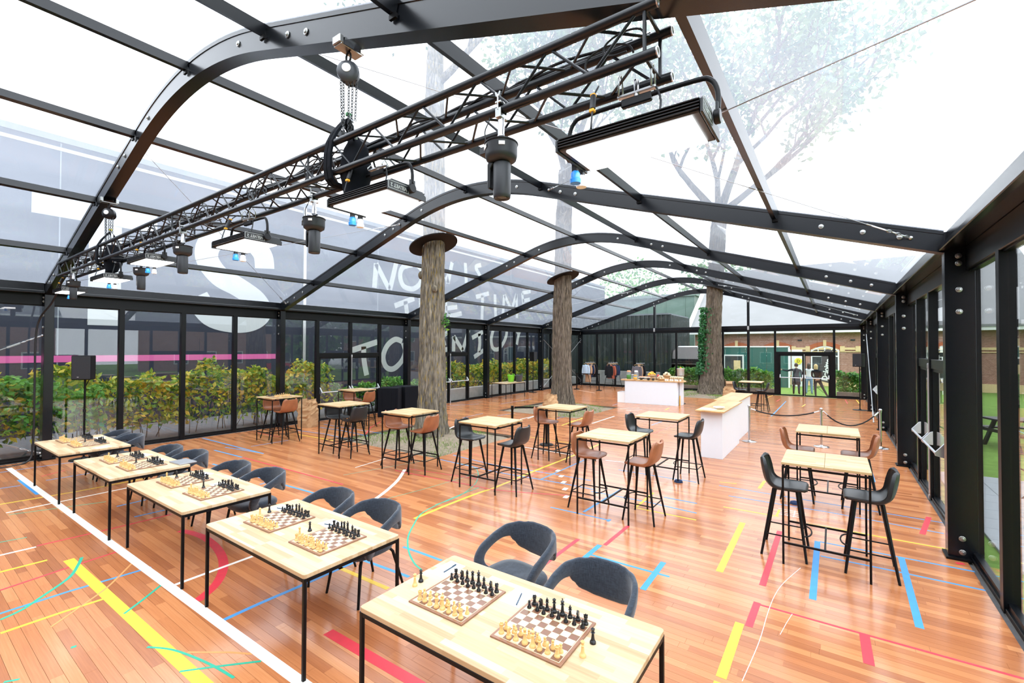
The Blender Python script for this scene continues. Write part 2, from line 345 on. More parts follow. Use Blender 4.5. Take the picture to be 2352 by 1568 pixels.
def rod(name, a, b, r, m, parent=None, n=8):
    """a straight bar between two points; alike bars share mesh data"""
    a, b = Vector(a), Vector(b); d = b - a; key = (round(d.length, 3), r, m, n)
    if key not in CYL: CYL[key] = MB().tube([(0, 0, 0), (0, 0, d.length)], r, n).mesh(name, m, 'auto')
    o = link(name, CYL[key], parent); o.location = a; o.rotation_mode = 'QUATERNION'; o.rotation_quaternion = d.to_track_quat('Z', 'Y'); return o
BX = {}
def bxo(name, c, d, m, parent=None, bevel=0.0, rz=0.0):
    key = (tuple(round(k, 4) for k in d), m, bevel)
    if key not in BX: BX[key] = MB().box((0, 0, 0), d).mesh(name, m, False, bevel)
    o = link(name, BX[key], parent); o.location = c
    if rz: o.rotation_euler = (0, 0, rz)
    return o
def bx2(name, x0, x1, y0, y1, z0, z1, m, parent=None, bevel=0.0):
    return bxo(name, ((x0 + x1) / 2, (y0 + y1) / 2, (z0 + z1) / 2), (abs(x1 - x0), abs(y1 - y0), abs(z1 - z0)), m, parent, bevel)
def text_mesh(body, size, m, extrude=0.001, offset=0.0, spacing=1.0):
    cu = bpy.data.curves.new('lettering', 'FONT'); cu.body = body; cu.size = size; cu.extrude = extrude; cu.offset = offset; cu.align_x = 'CENTER'; cu.align_y = 'CENTER'; cu.space_character = spacing
    o = bpy.data.objects.new('lettering', cu); COL.objects.link(o)
    dg = bpy.context.evaluated_depsgraph_get(); me = bpy.data.meshes.new_from_object(o.evaluated_get(dg)); COL.objects.unlink(o); bpy.data.objects.remove(o)
    me.materials.clear(); me.materials.append(M(m)); return me
def stroke(pts, w, sub=6):
    """Catmull-Rom smoothed polyline"""
    P = [Vector(p) for p in pts]
    if len(P) < 3 or sub < 2: return P
    out = []
    for i in range(len(P) - 1):
        p0, p1, p2, p3 = P[max(i - 1, 0)], P[i], P[i + 1], P[min(i + 2, len(P) - 1)]
        for k in range(sub):
            t = k / sub
            out.append(0.5 * ((2 * p1) + (p2 - p0) * t + (2 * p0 - 5 * p1 + 4 * p2 - p3) * t * t + (3 * p1 - p0 - 3 * p2 + p3) * t ** 3))
    return out + [P[-1]]
def ribbon(mb, pts, w, lo, hi, ax='z', sub=6):
    """flat strip of width w along 2-D points, thickness lo..hi on ax"""
    P = stroke(pts, w, sub); n = len(P); Lf = []; Rt = []
    for i in range(n):
        t = (P[min(i + 1, n - 1)] - P[max(i - 1, 0)]).normalized(); nn = Vector((-t.y, t.x)); Lf.append(P[i] + nn * w / 2); Rt.append(P[i] - nn * w / 2)
    def pt(p, h): return {'z': (p.x, p.y, h), 'x': (h, p.x, p.y), 'y': (p.x, h, p.y)}[ax]
    rows = [[pt(Lf[i], hi), pt(Rt[i], hi), pt(Rt[i], lo), pt(Lf[i], lo)] for i in range(n)]
    mb.grid(rows, True); o = len(mb.v) - 4 * n
    mb.f += [(o, o + 1, o + 2, o + 3), tuple(o + 4 * (n - 1) + k for k in (3, 2, 1, 0))]; mb.mi += [mb.cur] * 2
    return mb
def leaves(mb, n, place, size, up=0.3, rnd=random):
    """n folded leaves; place(rnd) -> point"""
    for _ in range(n):
        p = Vector(place(rnd)); s = size * rnd.uniform(0.6, 1.3)
        d = Vector((rnd.gauss(0, 1), rnd.gauss(0, 1), rnd.gauss(-up, 0.7))).normalized(); q = d.orthogonal(); q.rotate(Matrix.Rotation(rnd.uniform(0, 6.28), 3, d)); w = q * s * 0.23; h = d.cross(q) * s * 0.06
        mb.add([p, p + d * s * 0.5 + w + h, p + d * s, p + d * s * 0.5 - w + h], [(0, 1, 2, 3)])
# ---------------------------------------------------------------- the tent
CT = -6.243                                   # centre line
YF = [-2.862, 2.138, 7.138, 12.138, 17.138, 22.138, 27.138]   # near faces of the frames
XGR, XGL = CT + 7.53, CT - 7.53               # glass planes
FX0, FX1, FY0, FY1 = -13.66, 1.2, -2.9, 27.1
HOLES = [(-10.65, -7.05, 7.1, 10.2), (-10.6, -7.15, 13.98, 17.7), (-7.1, -3.85, 23.25, 26.95)]
def zb(dx):                                   # underside of an arch
    a, s, w = abs(dx), 0.3155, 1.7
    if a >= w: return 3.478 + s * (7.29 - a)
    return 3.478 + s * (7.29 - w) + s * w / 2 * (1 - (a / w) ** 2)
def zt(dx): return zb(dx) + 0.262

# floor: planks laid along X, real joints
floor = thing('floor', 'reddish wooden gym floor planks with coloured court lines', None, kind='structure')
fb = MB()
xs = sorted({FX0, FX1, *[h[0] for h in HOLES], *[h[1] for h in HOLES]})
def cut(row0, row1, x0, x1):
    """free intervals of a row outside the tree openings"""
    iv = [(x0, x1)]
    for hx0, hx1, hy0, hy1 in HOLES:
        if row1 > hy0 and row0 < hy1:
            nv = []
            for a, b in iv:
                if b <= hx0 or a >= hx1: nv.append((a, b)); continue
                if a < hx0: nv.append((a, hx0))
                if b > hx1: nv.append((hx1, b))
            iv = nv
    return iv
for a, b in ((FY0, 7.1), (10.2, 13.98), (17.7, 23.25), (26.95, FY1)): fb.b2(FX0, FX1, a, b, -0.06, -0.014)
for hx0, hx1, hy0, hy1 in HOLES:
    fb.b2(FX0, hx0, hy0, hy1, -0.06, -0.014); fb.b2(hx1, FX1, hy0, hy1, -0.06, -0.014)
fb.obj('subfloor', 'dark_decking', floor)
rp = random.Random(3); planks = []
nrow = int((FY1 - FY0) / PW); y00 = math.floor(FY0 / PW) * PW + PW
for r_ in range(nrow - 1):
    y0 = y00 + r_ * PW; y1 = y0 + PW
    for a, b in cut(y0, y1, FX0, FX1):
        x = a - rp.uniform(0, 1.2)
        while x < b:
            e = x + rp.uniform(0.9, 2.6); s0, s1 = max(x, a), min(e, b)
            if s1 - s0 > 0.03: planks.append((s0 + 0.0006, s1 - 0.0006, y0 + 0.0009, y1 - 0.0009))
            x = e
def seen(p):
    x, y = (p[0] + p[1]) / 2, (p[2] + p[3]) / 2; z = y * 0.8167 - x * 0.5769; q = x * 0.8168 + y * 0.5769
    return z > 2.6 and abs(q) < 1.12 * z
order = sorted(planks, key=lambda p: (0 if seen(p) else 1, ((p[0] + p[1]) / 2) ** 2 + ((p[2] + p[3]) / 2) ** 2))
near = order[:300]; rest = MB()
for p in near: bx2('plank', p[0], p[1], p[2], p[3], -0.012, 0, 'gym_planks', floor)
for p in order[300:]: rest.b2(*p, -0.012, 0)
tag(rest.obj('plank_field', 'gym_planks', floor, fix=False), kind='stuff')
# court lines, laid on the planks
LINES = [('b', 0.05, [(-11.92, 1.6), (-10.49, 1.62)]),
 ('b', 0.03, [(-11.45, 1.32), (-11.41, 1.55)]),
 ('b', 0.03, [(-12.91, 1.48), (-12.92, 1.84), (-12.79, 3.09)]),
 ('y', 0.04, [(-10.29, 1.19), (-10.19, 2.03), (-10.21, 3.0)]),
 ('w', 0.04, [(-9.69, 1.18), (-9.73, 1.88), (-9.77, 2.7)]),
 ('g', 0.02, [(-9.55, 1.19), (-9.15, 2.15)]),
 ('r', 0.035, [(-7.78, 1.2), (-7.73, 1.86), (-7.71, 2.53)]),
 ('w', 0.04, [(-7.77, 0.9), (-7.75, 1.19)]),
 ('g', 0.02, [(-8.29, 0.96), (-8.23, 1.18)]),
 ('y', 0.04, [(-7.19, 0.84), (-7.17, 1.19)]),
 ('r', 0.03, [(-6.65, 0.78), (-6.73, 1.22), (-6.81, 1.72)]),
 ('b', 0.035, [(-6.07, 0.71), (-6.08, 1.16), (-6.03, 1.8)]),
 ('y', 0.09, [(-6.99, 1.33), (-4.99, 1.37), (-3.66, 1.4), (-3.29, 1.41)]),
 ('y', 0.035, [(-5.65, 0.67), (-5.65, 1.03), (-5.63, 1.38)]),
 ('g', 0.03, [(-6.95, 1.43), (-6.74, 1.36), (-6.44, 1.23), (-6.16, 0.99), (-6.0, 0.84), (-5.93, 0.7)]),
 ('g', 0.025, [(-5.5, 1.73), (-5.31, 1.52), (-5.17, 1.35)]),
 ('o', 0.02, [(-6.31, 1.71), (-6.02, 1.51), (-5.83, 1.36), (-5.62, 1.14), (-5.43, 0.93)]),
 ('g', 0.02, [(-4.45, 1.31), (-4.28, 1.4), (-4.08, 1.46), (-3.78, 1.52), (-3.53, 1.55)]),
 ('g', 0.02, [(-3.92, 1.35), (-3.77, 1.52), (-3.55, 1.75)]),
 ('g', 0.03, [(-4.93, 0.96), (-4.92, 0.99)]),
 ('g', 0.02, [(-4.81, 0.59), (-4.76, 0.66)]),
 ('o', 0.02, [(-4.12, 1.47), (-3.85, 1.66), (-3.69, 1.75)]),
 ('r', 0.09, [(-6.93, 2.37), (-6.71, 2.43), (-6.37, 2.46), (-5.92, 2.41), (-5.54, 2.31), (-5.26, 2.18), (-5.03, 2.01), (-4.88, 1.81)]),
 ('w', 0.045, [(-5.39, 1.81), (-5.4, 2.13), (-5.41, 2.56)]),
 ('b', 0.045, [(-4.35, 1.8), (-4.36, 2.13), (-4.35, 2.53), (-4.35, 2.95), (-4.35, 3.21)]),
 ('b', 0.035, [(-8.75, 2.18), (-8.77, 2.54)]),
 ('b', 0.035, [(-8.01, 2.19), (-7.99, 2.54)]),
 ('b', 0.03, [(-11.48, 1.87), (-11.48, 2.47)]),
 ('r', 0.03, [(-11.91, 1.88), (-12.12, 2.23)]),
 ('b', 0.04, [(-13.55, 5.11), (-10.47, 5.16)]),
 ('b', 0.04, [(-11.73, 4.67), (-10.5, 4.72)]),
 ('r', 0.035, [(-10.45, 4.72), (-8.48, 4.77), (-6.98, 4.8)]),
 ('b', 0.04, [(-10.37, 4.1), (-9.13, 4.16), (-8.0, 4.19), (-6.95, 4.24)]),
 ('b', 0.03, [(-10.23, 4.2), (-8.34, 4.24)]),
 ('b', 0.03, [(-8.15, 3.96), (-8.21, 4.26)]),
 ('w', 0.06, [(-5.8, 4.38), (-5.92, 4.68), (-6.14, 5.1), (-6.44, 5.57), (-6.86, 6.09)]),
 ('r', 0.03, [(-6.96, 5.94), (-6.03, 6.0), (-4.98, 6.08), (-4.7, 6.09), (-4.0, 6.34), (-3.53, 6.56)]),
 ('r', 0.025, [(-6.91, 6.16), (-5.27, 6.43)]),
 ('g', 0.02, [(-4.95, 6.04), (-4.95, 5.54), (-4.92, 5.03), (-4.84, 4.61), (-4.61, 4.25), (-4.37, 3.94), (-4.07, 3.68), (-3.79, 3.51), (-3.61, 3.45)]),
 ('g', 0.012, [(-5.82, 4.41), (-5.65, 5.42), (-5.53, 6.74)]),
 ('g', 0.012, [(-7.49, 5.16), (-7.23, 6.22), (-7.03, 6.99)]),
 ('y', 0.05, [(-4.78, 4.42), (-4.79, 5.12), (-4.77, 5.82), (-4.73, 6.22), (-4.75, 7.51), (-4.73, 9.1), (-4.77, 10.55)]),
 ('b', 0.04, [(-4.21, 3.72), (-3.91, 3.73), (-3.59, 3.73)]),
 ('b', 0.04, [(-4.32, 3.23), (-3.61, 3.27)]),
 ('y', 0.05, [(-4.38, 2.97), (-3.6, 2.99)]),
 ('r', 0.09, [(-3.46, 2.25), (-2.94, 2.26), (-2.44, 2.27), (-2.17, 2.26)]),
 ('w', 0.02, [(-7.77, 5.62), (-7.89, 6.46)]),
 ('b', 0.03, [(-3.47, 5.92), (-2.53, 5.94)]),
 ('b', 0.04, [(-2.98, 6.03), (-2.94, 7.4)]),
 ('b', 0.04, [(-2.55, 5.89), (-2.55, 5.98)]),
 ('r', 0.05, [(-2.27, 5.16), (-2.26, 5.91)]),
 ('r', 0.05, [(-2.61, 4.28), (-2.61, 5.13)]),
 ('b', 0.06, [(-2.33, 4.26), (-2.32, 4.66), (-2.32, 5.13)]),
 ('b', 0.035, [(-2.29, 4.83), (-1.83, 4.83), (-1.41, 4.84)]),
 ('b', 0.06, [(-1.55, 4.43), (-1.56, 5.13)]),
 ('y', 0.07, [(-1.01, 5.26), (-1.03, 6.92)]),
 ('y', 0.07, [(-0.68, 3.58), (-0.68, 4.38)]),
 ('y', 0.07, [(-0.67, 3.14), (-0.68, 3.52)]),
 ('r', 0.06, [(-0.6, 5.2), (-0.59, 6.88)]),
 ('r', 0.06, [(-0.61, 4.37), (-0.6, 4.83)]),
 ('r', 0.03, [(-0.61, 4.8), (0.2, 4.81), (1.1, 4.83)]),
 ('r', 0.07, [(0.2, 4.37), (0.19, 4.82)]),
 ('b', 0.06, [(-0.18, 5.19), (-0.18, 6.79)]),
 ('b', 0.06, [(0.58, 5.19), (0.61, 6.83)]),
 ('b', 0.05, [(0.57, 10.41), (0.57, 11.21)]),
 ('b', 0.025, [(-1.64, 8.56), (-0.06, 8.53), (1.2, 8.51)]),
 ('b', 0.025, [(-1.4, 8.05), (-0.06, 8.09), (1.14, 8.02)]),
 ('b', 0.03, [(-0.16, 6.79), (0.57, 6.82), (1.21, 6.84)]),
 ('b', 0.03, [(-0.14, 6.33), (0.53, 6.36), (1.2, 6.37)]),
 ('y', 0.025, [(-1.37, 7.44), (-0.65, 7.47)]),
 ('y', 0.03, [(-0.3, 7.39), (0.39, 7.41), (1.06, 7.42)]),
 ('y', 0.05, [(-1.05, 8.78), (-1.03, 9.33)]),
 ('r', 0.06, [(0.91, 7.83), (1.08, 8.68)]),
 ('r', 0.05, [(1.09, 6.99), (1.16, 7.02)]),
 ('y', 0.025, [(-1.68, 8.79), (-1.41, 8.85)]),
 ('y', 0.03, [(-0.68, 7.47), (-0.67, 7.79)]),
 ('w', 0.005, [(-0.55, 3.63), (-0.51, 4.19), (-0.5, 4.7), (-0.48, 5.06), (-0.43, 5.39), (-0.31, 5.86)]),
 ('w', 0.004, [(-0.38, 4.4), (-0.35, 4.62), (-0.32, 4.8)]),
 ('b', 0.03, [(-6.86, 7.08), (-5.33, 7.0), (-4.37, 7.06), (-3.81, 7.08), (-3.32, 7.08)]),
 ('b', 0.03, [(-6.92, 7.54), (-5.63, 7.4), (-4.8, 7.48), (-3.58, 7.53)]),
 ('b', 0.03, [(-4.35, 7.08), (-4.35, 7.9), (-4.35, 8.89)]),
 ('r', 0.02, [(-6.98, 7.9), (-6.15, 7.84), (-5.5, 7.83), (-4.47, 7.86)]),
 ('r', 0.02, [(-4.77, 6.59), (-4.61, 7.14), (-4.47, 7.86)]),
 ('g', 0.015, [(-6.38, 7.08), (-5.96, 7.05), (-5.6, 6.8), (-5.24, 6.34), (-5.05, 5.95), (-4.93, 5.53), (-4.92, 5.21), (-4.95, 5.0)]),
 ('w', 0.03, [(-6.1, 9.15), (-5.43, 9.13), (-4.78, 9.09)]),
 ('w', 0.03, [(-3.98, 9.08), (-3.59, 9.15)]),
 ('w', 0.05, [(-6.28, 13.31), (-6.32, 15.19)]),
 ('w', 0.06, [(-9.23, 9.77), (-9.48, 10.42)]),
 ('w', 0.04, [(-8.48, 12.93), (-8.61, 13.69)]),
 ('b', 0.03, [(-3.46, 8.52), (-2.69, 8.51), (-2.01, 8.53)]),
 ('y', 0.03, [(-2.45, 6.64), (-2.1, 6.64), (-1.57, 6.65)]),
 ('b', 0.03, [(-3.31, 6.97), (-2.39, 6.99), (-1.63, 6.93)]),
 ('b', 0.03, [(-2.23, 7.37), (-1.73, 7.37)]),
 ('y', 0.035, [(-2.43, 6.69), (-2.44, 7.49)]),
 ('b', 0.02, [(-10.39, 11.76), (-10.48, 13.01)]),
 ('b', 0.02, [(-9.72, 12.88), (-9.53, 13.71)]),
 ('y', 0.03, [(-7.01, 13.18), (-6.94, 14.42)]),
 ('y', 0.025, [(-6.74, 10.27), (-5.34, 10.22)]),
 ('b', 0.03, [(-11.87, 4.96), (-10.49, 5.17)]),
 ('b', 0.03, [(-12.66, 7.17), (-11.5, 7.33), (-10.08, 7.23)]),
 ('b', 0.03, [(-12.6, 7.85), (-11.62, 7.92), (-10.09, 7.81)]),
 ('b', 0.025, [(-12.99, 8.24), (-10.1, 8.29)]),
 ('y', 0.04, [(-12.02, 6.86), (-10.51, 6.93)]),
 ('r', 0.03, [(-10.43, 7.83), (-11.36, 8.75), (-11.97, 9.6)]),
 ('b', 0.025, [(-11.47, 5.36), (-11.46, 6.27)]),
 ('r', 0.025, [(-13.22, 6.33), (-12.09, 6.37)]),
 ('r', 0.02, [(-14.85, 15.31), (-14.04, 17.11)]),
 ('b', 0.02, [(-13.18, 13.75), (-12.43, 15.16)]),
 ('w', 0.03, [(-6.29, 13.44), (-6.32, 15.2)]),
 ('w', 0.03, [(-12.11, 23.66), (-10.5, 22.59)]),
 ('b', 0.02, [(-11.67, 15.69), (-11.64, 18.06)]),
 ('b', 0.02, [(-11.61, 17.14), (-11.66, 18.04)]),
 ('b', 0.02, [(-7.58, 18.03), (-7.62, 18.65)]),
 ('y', 0.04, [(-6.88, 12.42), (-7.02, 14.17)]),
 ('w', 0.04, [(-8.61, 12.68), (-8.63, 13.79)]),
 ('b', 0.03, [(-7.7, 13.51), (-7.68, 14.04)]),
 ('w', 0.03, [(-6.92, 17.22), (-6.38, 17.89)]),
 ('w', 0.03, [(-6.56, 16.94), (-6.1, 17.44)]),
 ('y', 0.04, [(-5.36, 17.92), (-5.41, 18.6)]),
 ('b', 0.03, [(-4.65, 14.11), (-4.58, 15.24)]),
 ('r', 0.02, [(-4.22, 11.94), (-3.98, 15.12)]),
 ('y', 0.04, [(-2.71, 24.99), (-2.57, 26.82)]),
 ('b', 0.04, [(-1.82, 18.48), (-1.79, 24.14)]),
 ('r', 0.03, [(-2.14, 23.87), (-2.09, 25.04)]),
 ('y', 0.04, [(-1.08, 22.35), (-1.01, 23.33)]),
 ('y', 0.04, [(0.85, 26.82), (0.9, 25.07)]),
 ('r', 0.03, [(0.43, 26.51), (0.48, 24.76)])]
cnt = 0
for c, w, pts in LINES:
    cnt += 1; ribbon(MB(), pts, w, 0.0, 0.0006 + 0.00004 * (cnt % 20), sub=5 if len(pts) > 3 else 1).obj('court_line', 'court_' + c, floor)
ribbon(MB(), [(-13.23, 1.633), (-6.086, 1.751), (-3.103, 1.804), (0.9, 1.87)], 0.085, 0, 0.0022, sub=1).obj('court_line', 'court_w', floor)
for x, y in [(-4.39, 7.77), (-4.15, 7.47), (-3.93, 7.16), (-3.72, 6.83), (-3.51, 6.48)]: bxo('court_line', (x, y, 0.0005), (0.075, 0.13, 0.001), 'court_w', floor, rz=0.15)
for k in range(4):
    bxo('court_line', (-0.62 + 0.07 * k, 7.72, 0.0006), (0.012, 0.3, 0.0012), 'court_w', floor); bxo('court_line', (-0.52, 7.6 + 0.08 * k, 0.0006), (0.34, 0.012, 0.0010), 'court_w', floor)
tag(MB().b2(XGL - 0.06, XGR + 0.06, FY0 - 0.1, FY1 + 0.15, -0.34, -0.135).obj('ground', 'soil'), 'bare earth below the wooden floor', 'ground', kind='structure')
# soil beds in the floor openings
def soil_bed(h, label, seed, amp):
    rr = random.Random(seed); n, m = 26, 26; rows = []
    for i in range(n + 1):
        row = []
        for j in range(m + 1):
            u, v = i / n, j / m; e = min(u, 1 - u, v, 1 - v); b_ = min(1, e * 5)
            row.append((h[0] + (h[1] - h[0]) * u, h[2] + (h[3] - h[2]) * v, -0.075 + b_ * amp * (0.6 + 0.4 * math.sin(5 * u + seed) * math.cos(4 * v)) + rr.uniform(-0.015, 0.015)))
        rows.append(row)
    o = MB().grid(rows).obj('soil_bed', 'soil', None, 'auto'); tag(o, label, 'soil bed', kind='structure')
    g = MB(); cxs = [(rr.uniform(h[0] + .3, h[1] - .3), rr.uniform(h[2] + .3, h[3] - .3)) for _ in range(14)]
    for _ in range(3000):
        c = rr.choice(cxs); x, y = rr.gauss(c[0], 0.22), rr.gauss(c[1], 0.22)
        if not (h[0] + .1 < x < h[1] - .1 and h[2] + .1 < y < h[3] - .1): continue
        u, v = (x - h[0]) / (h[1] - h[0]), (y - h[2]) / (h[3] - h[2]); e = min(u, 1 - u, v, 1 - v); z = -0.085 + min(1, e * 5) * amp * (0.6 + 0.4 * math.sin(5 * u + seed) * math.cos(4 * v))
        a = rr.uniform(0, 6.28); s = rr.uniform(0.04, 0.1); w = 0.006; dx, dy = rr.uniform(-.04, .04), rr.uniform(-.04, .04)
        g.add([(x - w * math.cos(a), y - w * math.sin(a), z), (x + w * math.cos(a), y + w * math.sin(a), z), (x + dx, y + dy, z + s)], [(0, 1, 2)])
    tag(g.obj('grass_tufts', 'grass_blade', None, fix=False), label.replace('soil bed', 'short patchy grass'), 'grass', kind='stuff')
soil_bed(HOLES[0], 'soil bed around the nearest mossy trunk', 1, 0.16); soil_bed(HOLES[1], 'soil bed around the middle trunk', 2, 0.17); soil_bed(HOLES[2], 'soil bed around the ivy-covered trunk', 4, 0.16)

# ceiling: arches, purlins, clear film
ceiling = thing('ceiling', 'clear film tent roof on black curved aluminium arches', None, kind='structure')
DXS = [-7.29, -6.5, -5.5, -4.5, -3.5, -2.5, -1.7] + [-1.7 + 0.17 * k for k in range(1, 20)] + [1.7, 2.5, 3.5, 4.5, 5.5, 6.5, 7.29]
bolt_me = MB().lathe([(0.031, 0), (0.031, 0.003), (0.028, 0.006), (0.017, 0.007), (0.016, 0.013), (0.011, 0.015)], 10).mesh('bolt', 'zinc', 'auto')
def bolt(p, parent, sy=-1):
    o = link('bolt', bolt_me, parent); o.location = p; o.rotation_euler = (R(90) * (1 if sy < 0 else -1), 0, 0); return o
am = MB(); rows = []
for dx in DXS:
    x = dx; b_, t_ = zb(dx), zt(dx)
    # I-like hollow profile: keder lip on top, recessed web, flanges
    rows.append([(x, 0.0, b_), (x, 0.0, b_ + 0.022), (x, 0.008, b_ + 0.026), (x, 0.008, t_ - 0.055), (x, 0.0, t_ - 0.05), (x, 0.0, t_), (x, 0.15, t_), (x, 0.15, t_ - 0.05), (x, 0.142, t_ - 0.055), (x, 0.142, b_ + 0.026), (x, 0.15, b_ + 0.022), (x, 0.15, b_)])
am.grid(rows, True); arch_me = am.mesh('arch', 'black_alu', 'auto')
for k, y in enumerate(YF):
    a = link('arch', arch_me, ceiling, (CT, y, 0))
    for sgn in (-1, 1):
        for d in (6.9, 6.55, 6.12, 2.55, 2.25, 1.3):
            for f in ((0.002, -1), (0.148, 1)) if k in (1, 2) else ((0.002, -1),): bolt((sgn * d, f[0], zb(d) + 0.115), a, f[1])
PUR = [0, 1.83, -1.83, 3.7, -3.7, 5.6, -5.6]
for k in range(6):
    for d in PUR:
        s = -math.copysign(math.atan(0.3155), d) if abs(d) > 1 else 0.0
        o = bxo('purlin', (CT + d, (YF[k] + 0.15 + YF[k + 1]) / 2, zt(d) - 0.075), (0.062, 4.85, 0.105), 'black_alu', ceiling); o.rotation_euler = (0, -s, 0)
        if k >= 1: bxo('purlin_bracket', (CT + d, YF[k] - 0.012, zt(d) - 0.15), (0.07, 0.022, 0.035), 'black_steel', ceiling)
    film = []
    for dx in [-7.56] + DXS + [7.56]: film.append([(CT + dx, YF[k] + 0.06, zt(dx) - 0.012), (CT + dx, YF[k + 1] + 0.09, zt(dx) - 0.012)])
    MB().grid(film).obj('roof_film', 'roof_film', ceiling, True, fix=False)
# bracing cables with turnbuckles in the roof slopes
def cable(a, b, ra, rb, name='bracing_cable', par=None, r=0.0045):
    a, b = Vector(a), Vector(b); d = (b - a).normalized(); L_ = (b - a).length
    rod(name, a, b, r, 'steel_wire', par, 6)
    for p, q, on in ((a, d, ra), (b, -d, rb)):
        if not on: continue
        mb = MB(); u = q.orthogonal().normalized()
        for k in range(5):
            cpt = p + q * (0.05 + 0.062 * k); w = u if k % 2 else q.cross(u)
            mb.tube([cpt + q * 0.036 * math.cos(t * math.pi / 5) + w * 0.014 * math.sin(t * math.pi / 5) for t in range(10)], 0.005, 5, closed=True)
        mb.tube([p + q * 0.34, p + q * 0.62], 0.006, 6); mb.tube([p + q * 0.36 + u * 0.016, p + q * 0.56 + u * 0.016], 0.005, 5); mb.tube([p + q * 0.36 - u * 0.016, p + q * 0.56 - u * 0.016], 0.005, 5)
        mb.ball(p, 0.024, 8, 6); tag(mb.obj('turnbuckle', 'galv', par, 'auto'), kind='stuff')
def rp_(dx, k, back=False): return (CT + dx, YF[k] + (0.155 if back else -0.006), zb(dx) + 0.12)
for ka, kb in ((1, 2), (4, 5)):
    for sgn in (-1, 1):
        cable(rp_(sgn * 2.02, ka, True), rp_(sgn * 7.0, kb), 0, 1, par=ceiling); cable(rp_(sgn * 2.02, kb), rp_(sgn * 7.0, ka, True), 1, 0, par=ceiling)
# trunk collars on the roof
def collar(x, y, r0, r1):
    s = math.atan(0.3155) * (1 if x < CT else -1); z0 = zt(x - CT) - 0.04; mb = MB(); rows = []
    for r in (r0, r1):
        rows.append([(r * math.cos(t * math.pi / 20) * math.cos(s), r * math.sin(t * math.pi / 20), r * math.cos(t * math.pi / 20) * math.sin(s)) for t in range(40)])
    rows = rows + [[(p[0], p[1], p[2] - 0.03) for p in rows[1]], [(p[0], p[1], p[2] - 0.03) for p in rows[0]], rows[0]]
    mb.grid([[Vector(p) for p in r] for r in rows], True); mb.obj('trunk_collar', 'collar_black', ceiling, 'auto', loc=(x, y, z0))

# side walls
COLS = {}
def column_mesh():
    mb = MB(); mb.prism([(0, 0), (0.255, 0), (0.255, 0.15), (0, 0.15)], 0.0, 3.72); me = mb.mesh('column', 'black_alu', False, 0.004); return me
col_me = column_mesh()
walls = {}
def pane(name, parent, c, d, flip): return bxo(name, c, d, 'pane_glass', parent)
win_n = [0]; door_n = [0]
def window(parent_axis, X, y0, y1, z0, z1, fr=0.028):
    """one glazed panel in a side wall (plane X) as its own piece of the setting"""
    win_n[0] += 1; w = thing('window_%d' % win_n[0], None, None, kind='structure')
    bx2('pane', X - 0.004, X + 0.004, y0, y1, z0, z1, 'pane_glass', w)
    bx2('window_frame', X - 0.03, X + 0.03, y0, y1, z0 - 0.05, z0, 'black_paint', w); bx2('window_frame', X - 0.03, X + 0.03, y0, y1, z1, z1 + fr, 'black_paint', w)
    return w
def panic_bar(par, p0, p1, out):
    """push bar between two end housings; out = unit vector into the room"""
    p0, p1, out = Vector(p0), Vector(p1), Vector(out); rod('push_bar', p0 + out * 0.11, p1 + out * 0.11, 0.017, 'alu_silver', par, 10)
    t = (p1 - p0).normalized()
    for p in (p0, p1):
        mb = MB(); pr = [(0, -0.05), (0.03, -0.05), (0.125, -0.025), (0.13, 0.02), (0.075, 0.09), (0.03, 0.15), (0, 0.16)]
        vs = [p + out * a + Vector((0, 0, b)) + t * s for s in (-0.016, 0.016) for a, b in pr]; n = len(pr)
        mb.add(vs, [tuple(range(n)), tuple(range(2 * n - 1, n - 1, -1))] + [(i, (i + 1) % n, n + (i + 1) % n, n + i) for i in range(n)]); mb.obj('bar_housing', 'alu_silver', par, False, 0.002)
def door_side(X, y0, y1, inn):
    door_n[0] += 1; d = thing('door_%d' % door_n[0], None, None, kind='structure'); ym = (y0 + y1) / 2
    bx2('door_head', X - 0.045, X + 0.045, y0, y1, 2.07, 2.21, 'black_paint', d, 0.003)
    for a, b in ((y0, ym), (ym, y1)):
        s = thing('door_leaf', None, None); s.parent = d
        for q in (a, b - 0.07): bx2('stile', X - 0.025, X + 0.025, q, q + 0.07, 0.0, 2.07, 'black_paint', s, 0.002)
        bx2('door_rail', X - 0.025, X + 0.025, a, b, 0.0, 0.07, 'black_paint', s, 0.002); bx2('door_rail', X - 0.025, X + 0.025, a, b, 2.02, 2.07, 'black_paint', s, 0.002)
        bx2('pane', X - 0.004, X + 0.004, a + 0.07, b - 0.07, 0.07, 2.02, 'pane_glass', s)
        panic_bar(s, (X + inn * 0.025, a + 0.05, 0.92), (X + inn * 0.025, b - 0.05, 0.92), (inn, 0, 0))
    rod('lock_rod', (X + inn * 0.06, ym + 0.03, 0.05), (X + inn * 0.06, ym + 0.03, 2.15), 0.013, 'alu_silver', d)
    for z in (0.03, 2.1): bxo('lock_keeper', (X + inn * 0.05, ym + 0.03, z), (0.05, 0.045, 0.08), 'alu_silver', d, 0.004)
    bx2('pane', X - 0.004, X + 0.004, y0, y1, 2.21, 3.25, 'pane_glass', d)
DOORS = {('left', 2), ('left', 3), ('right', 2), ('right', 4)}
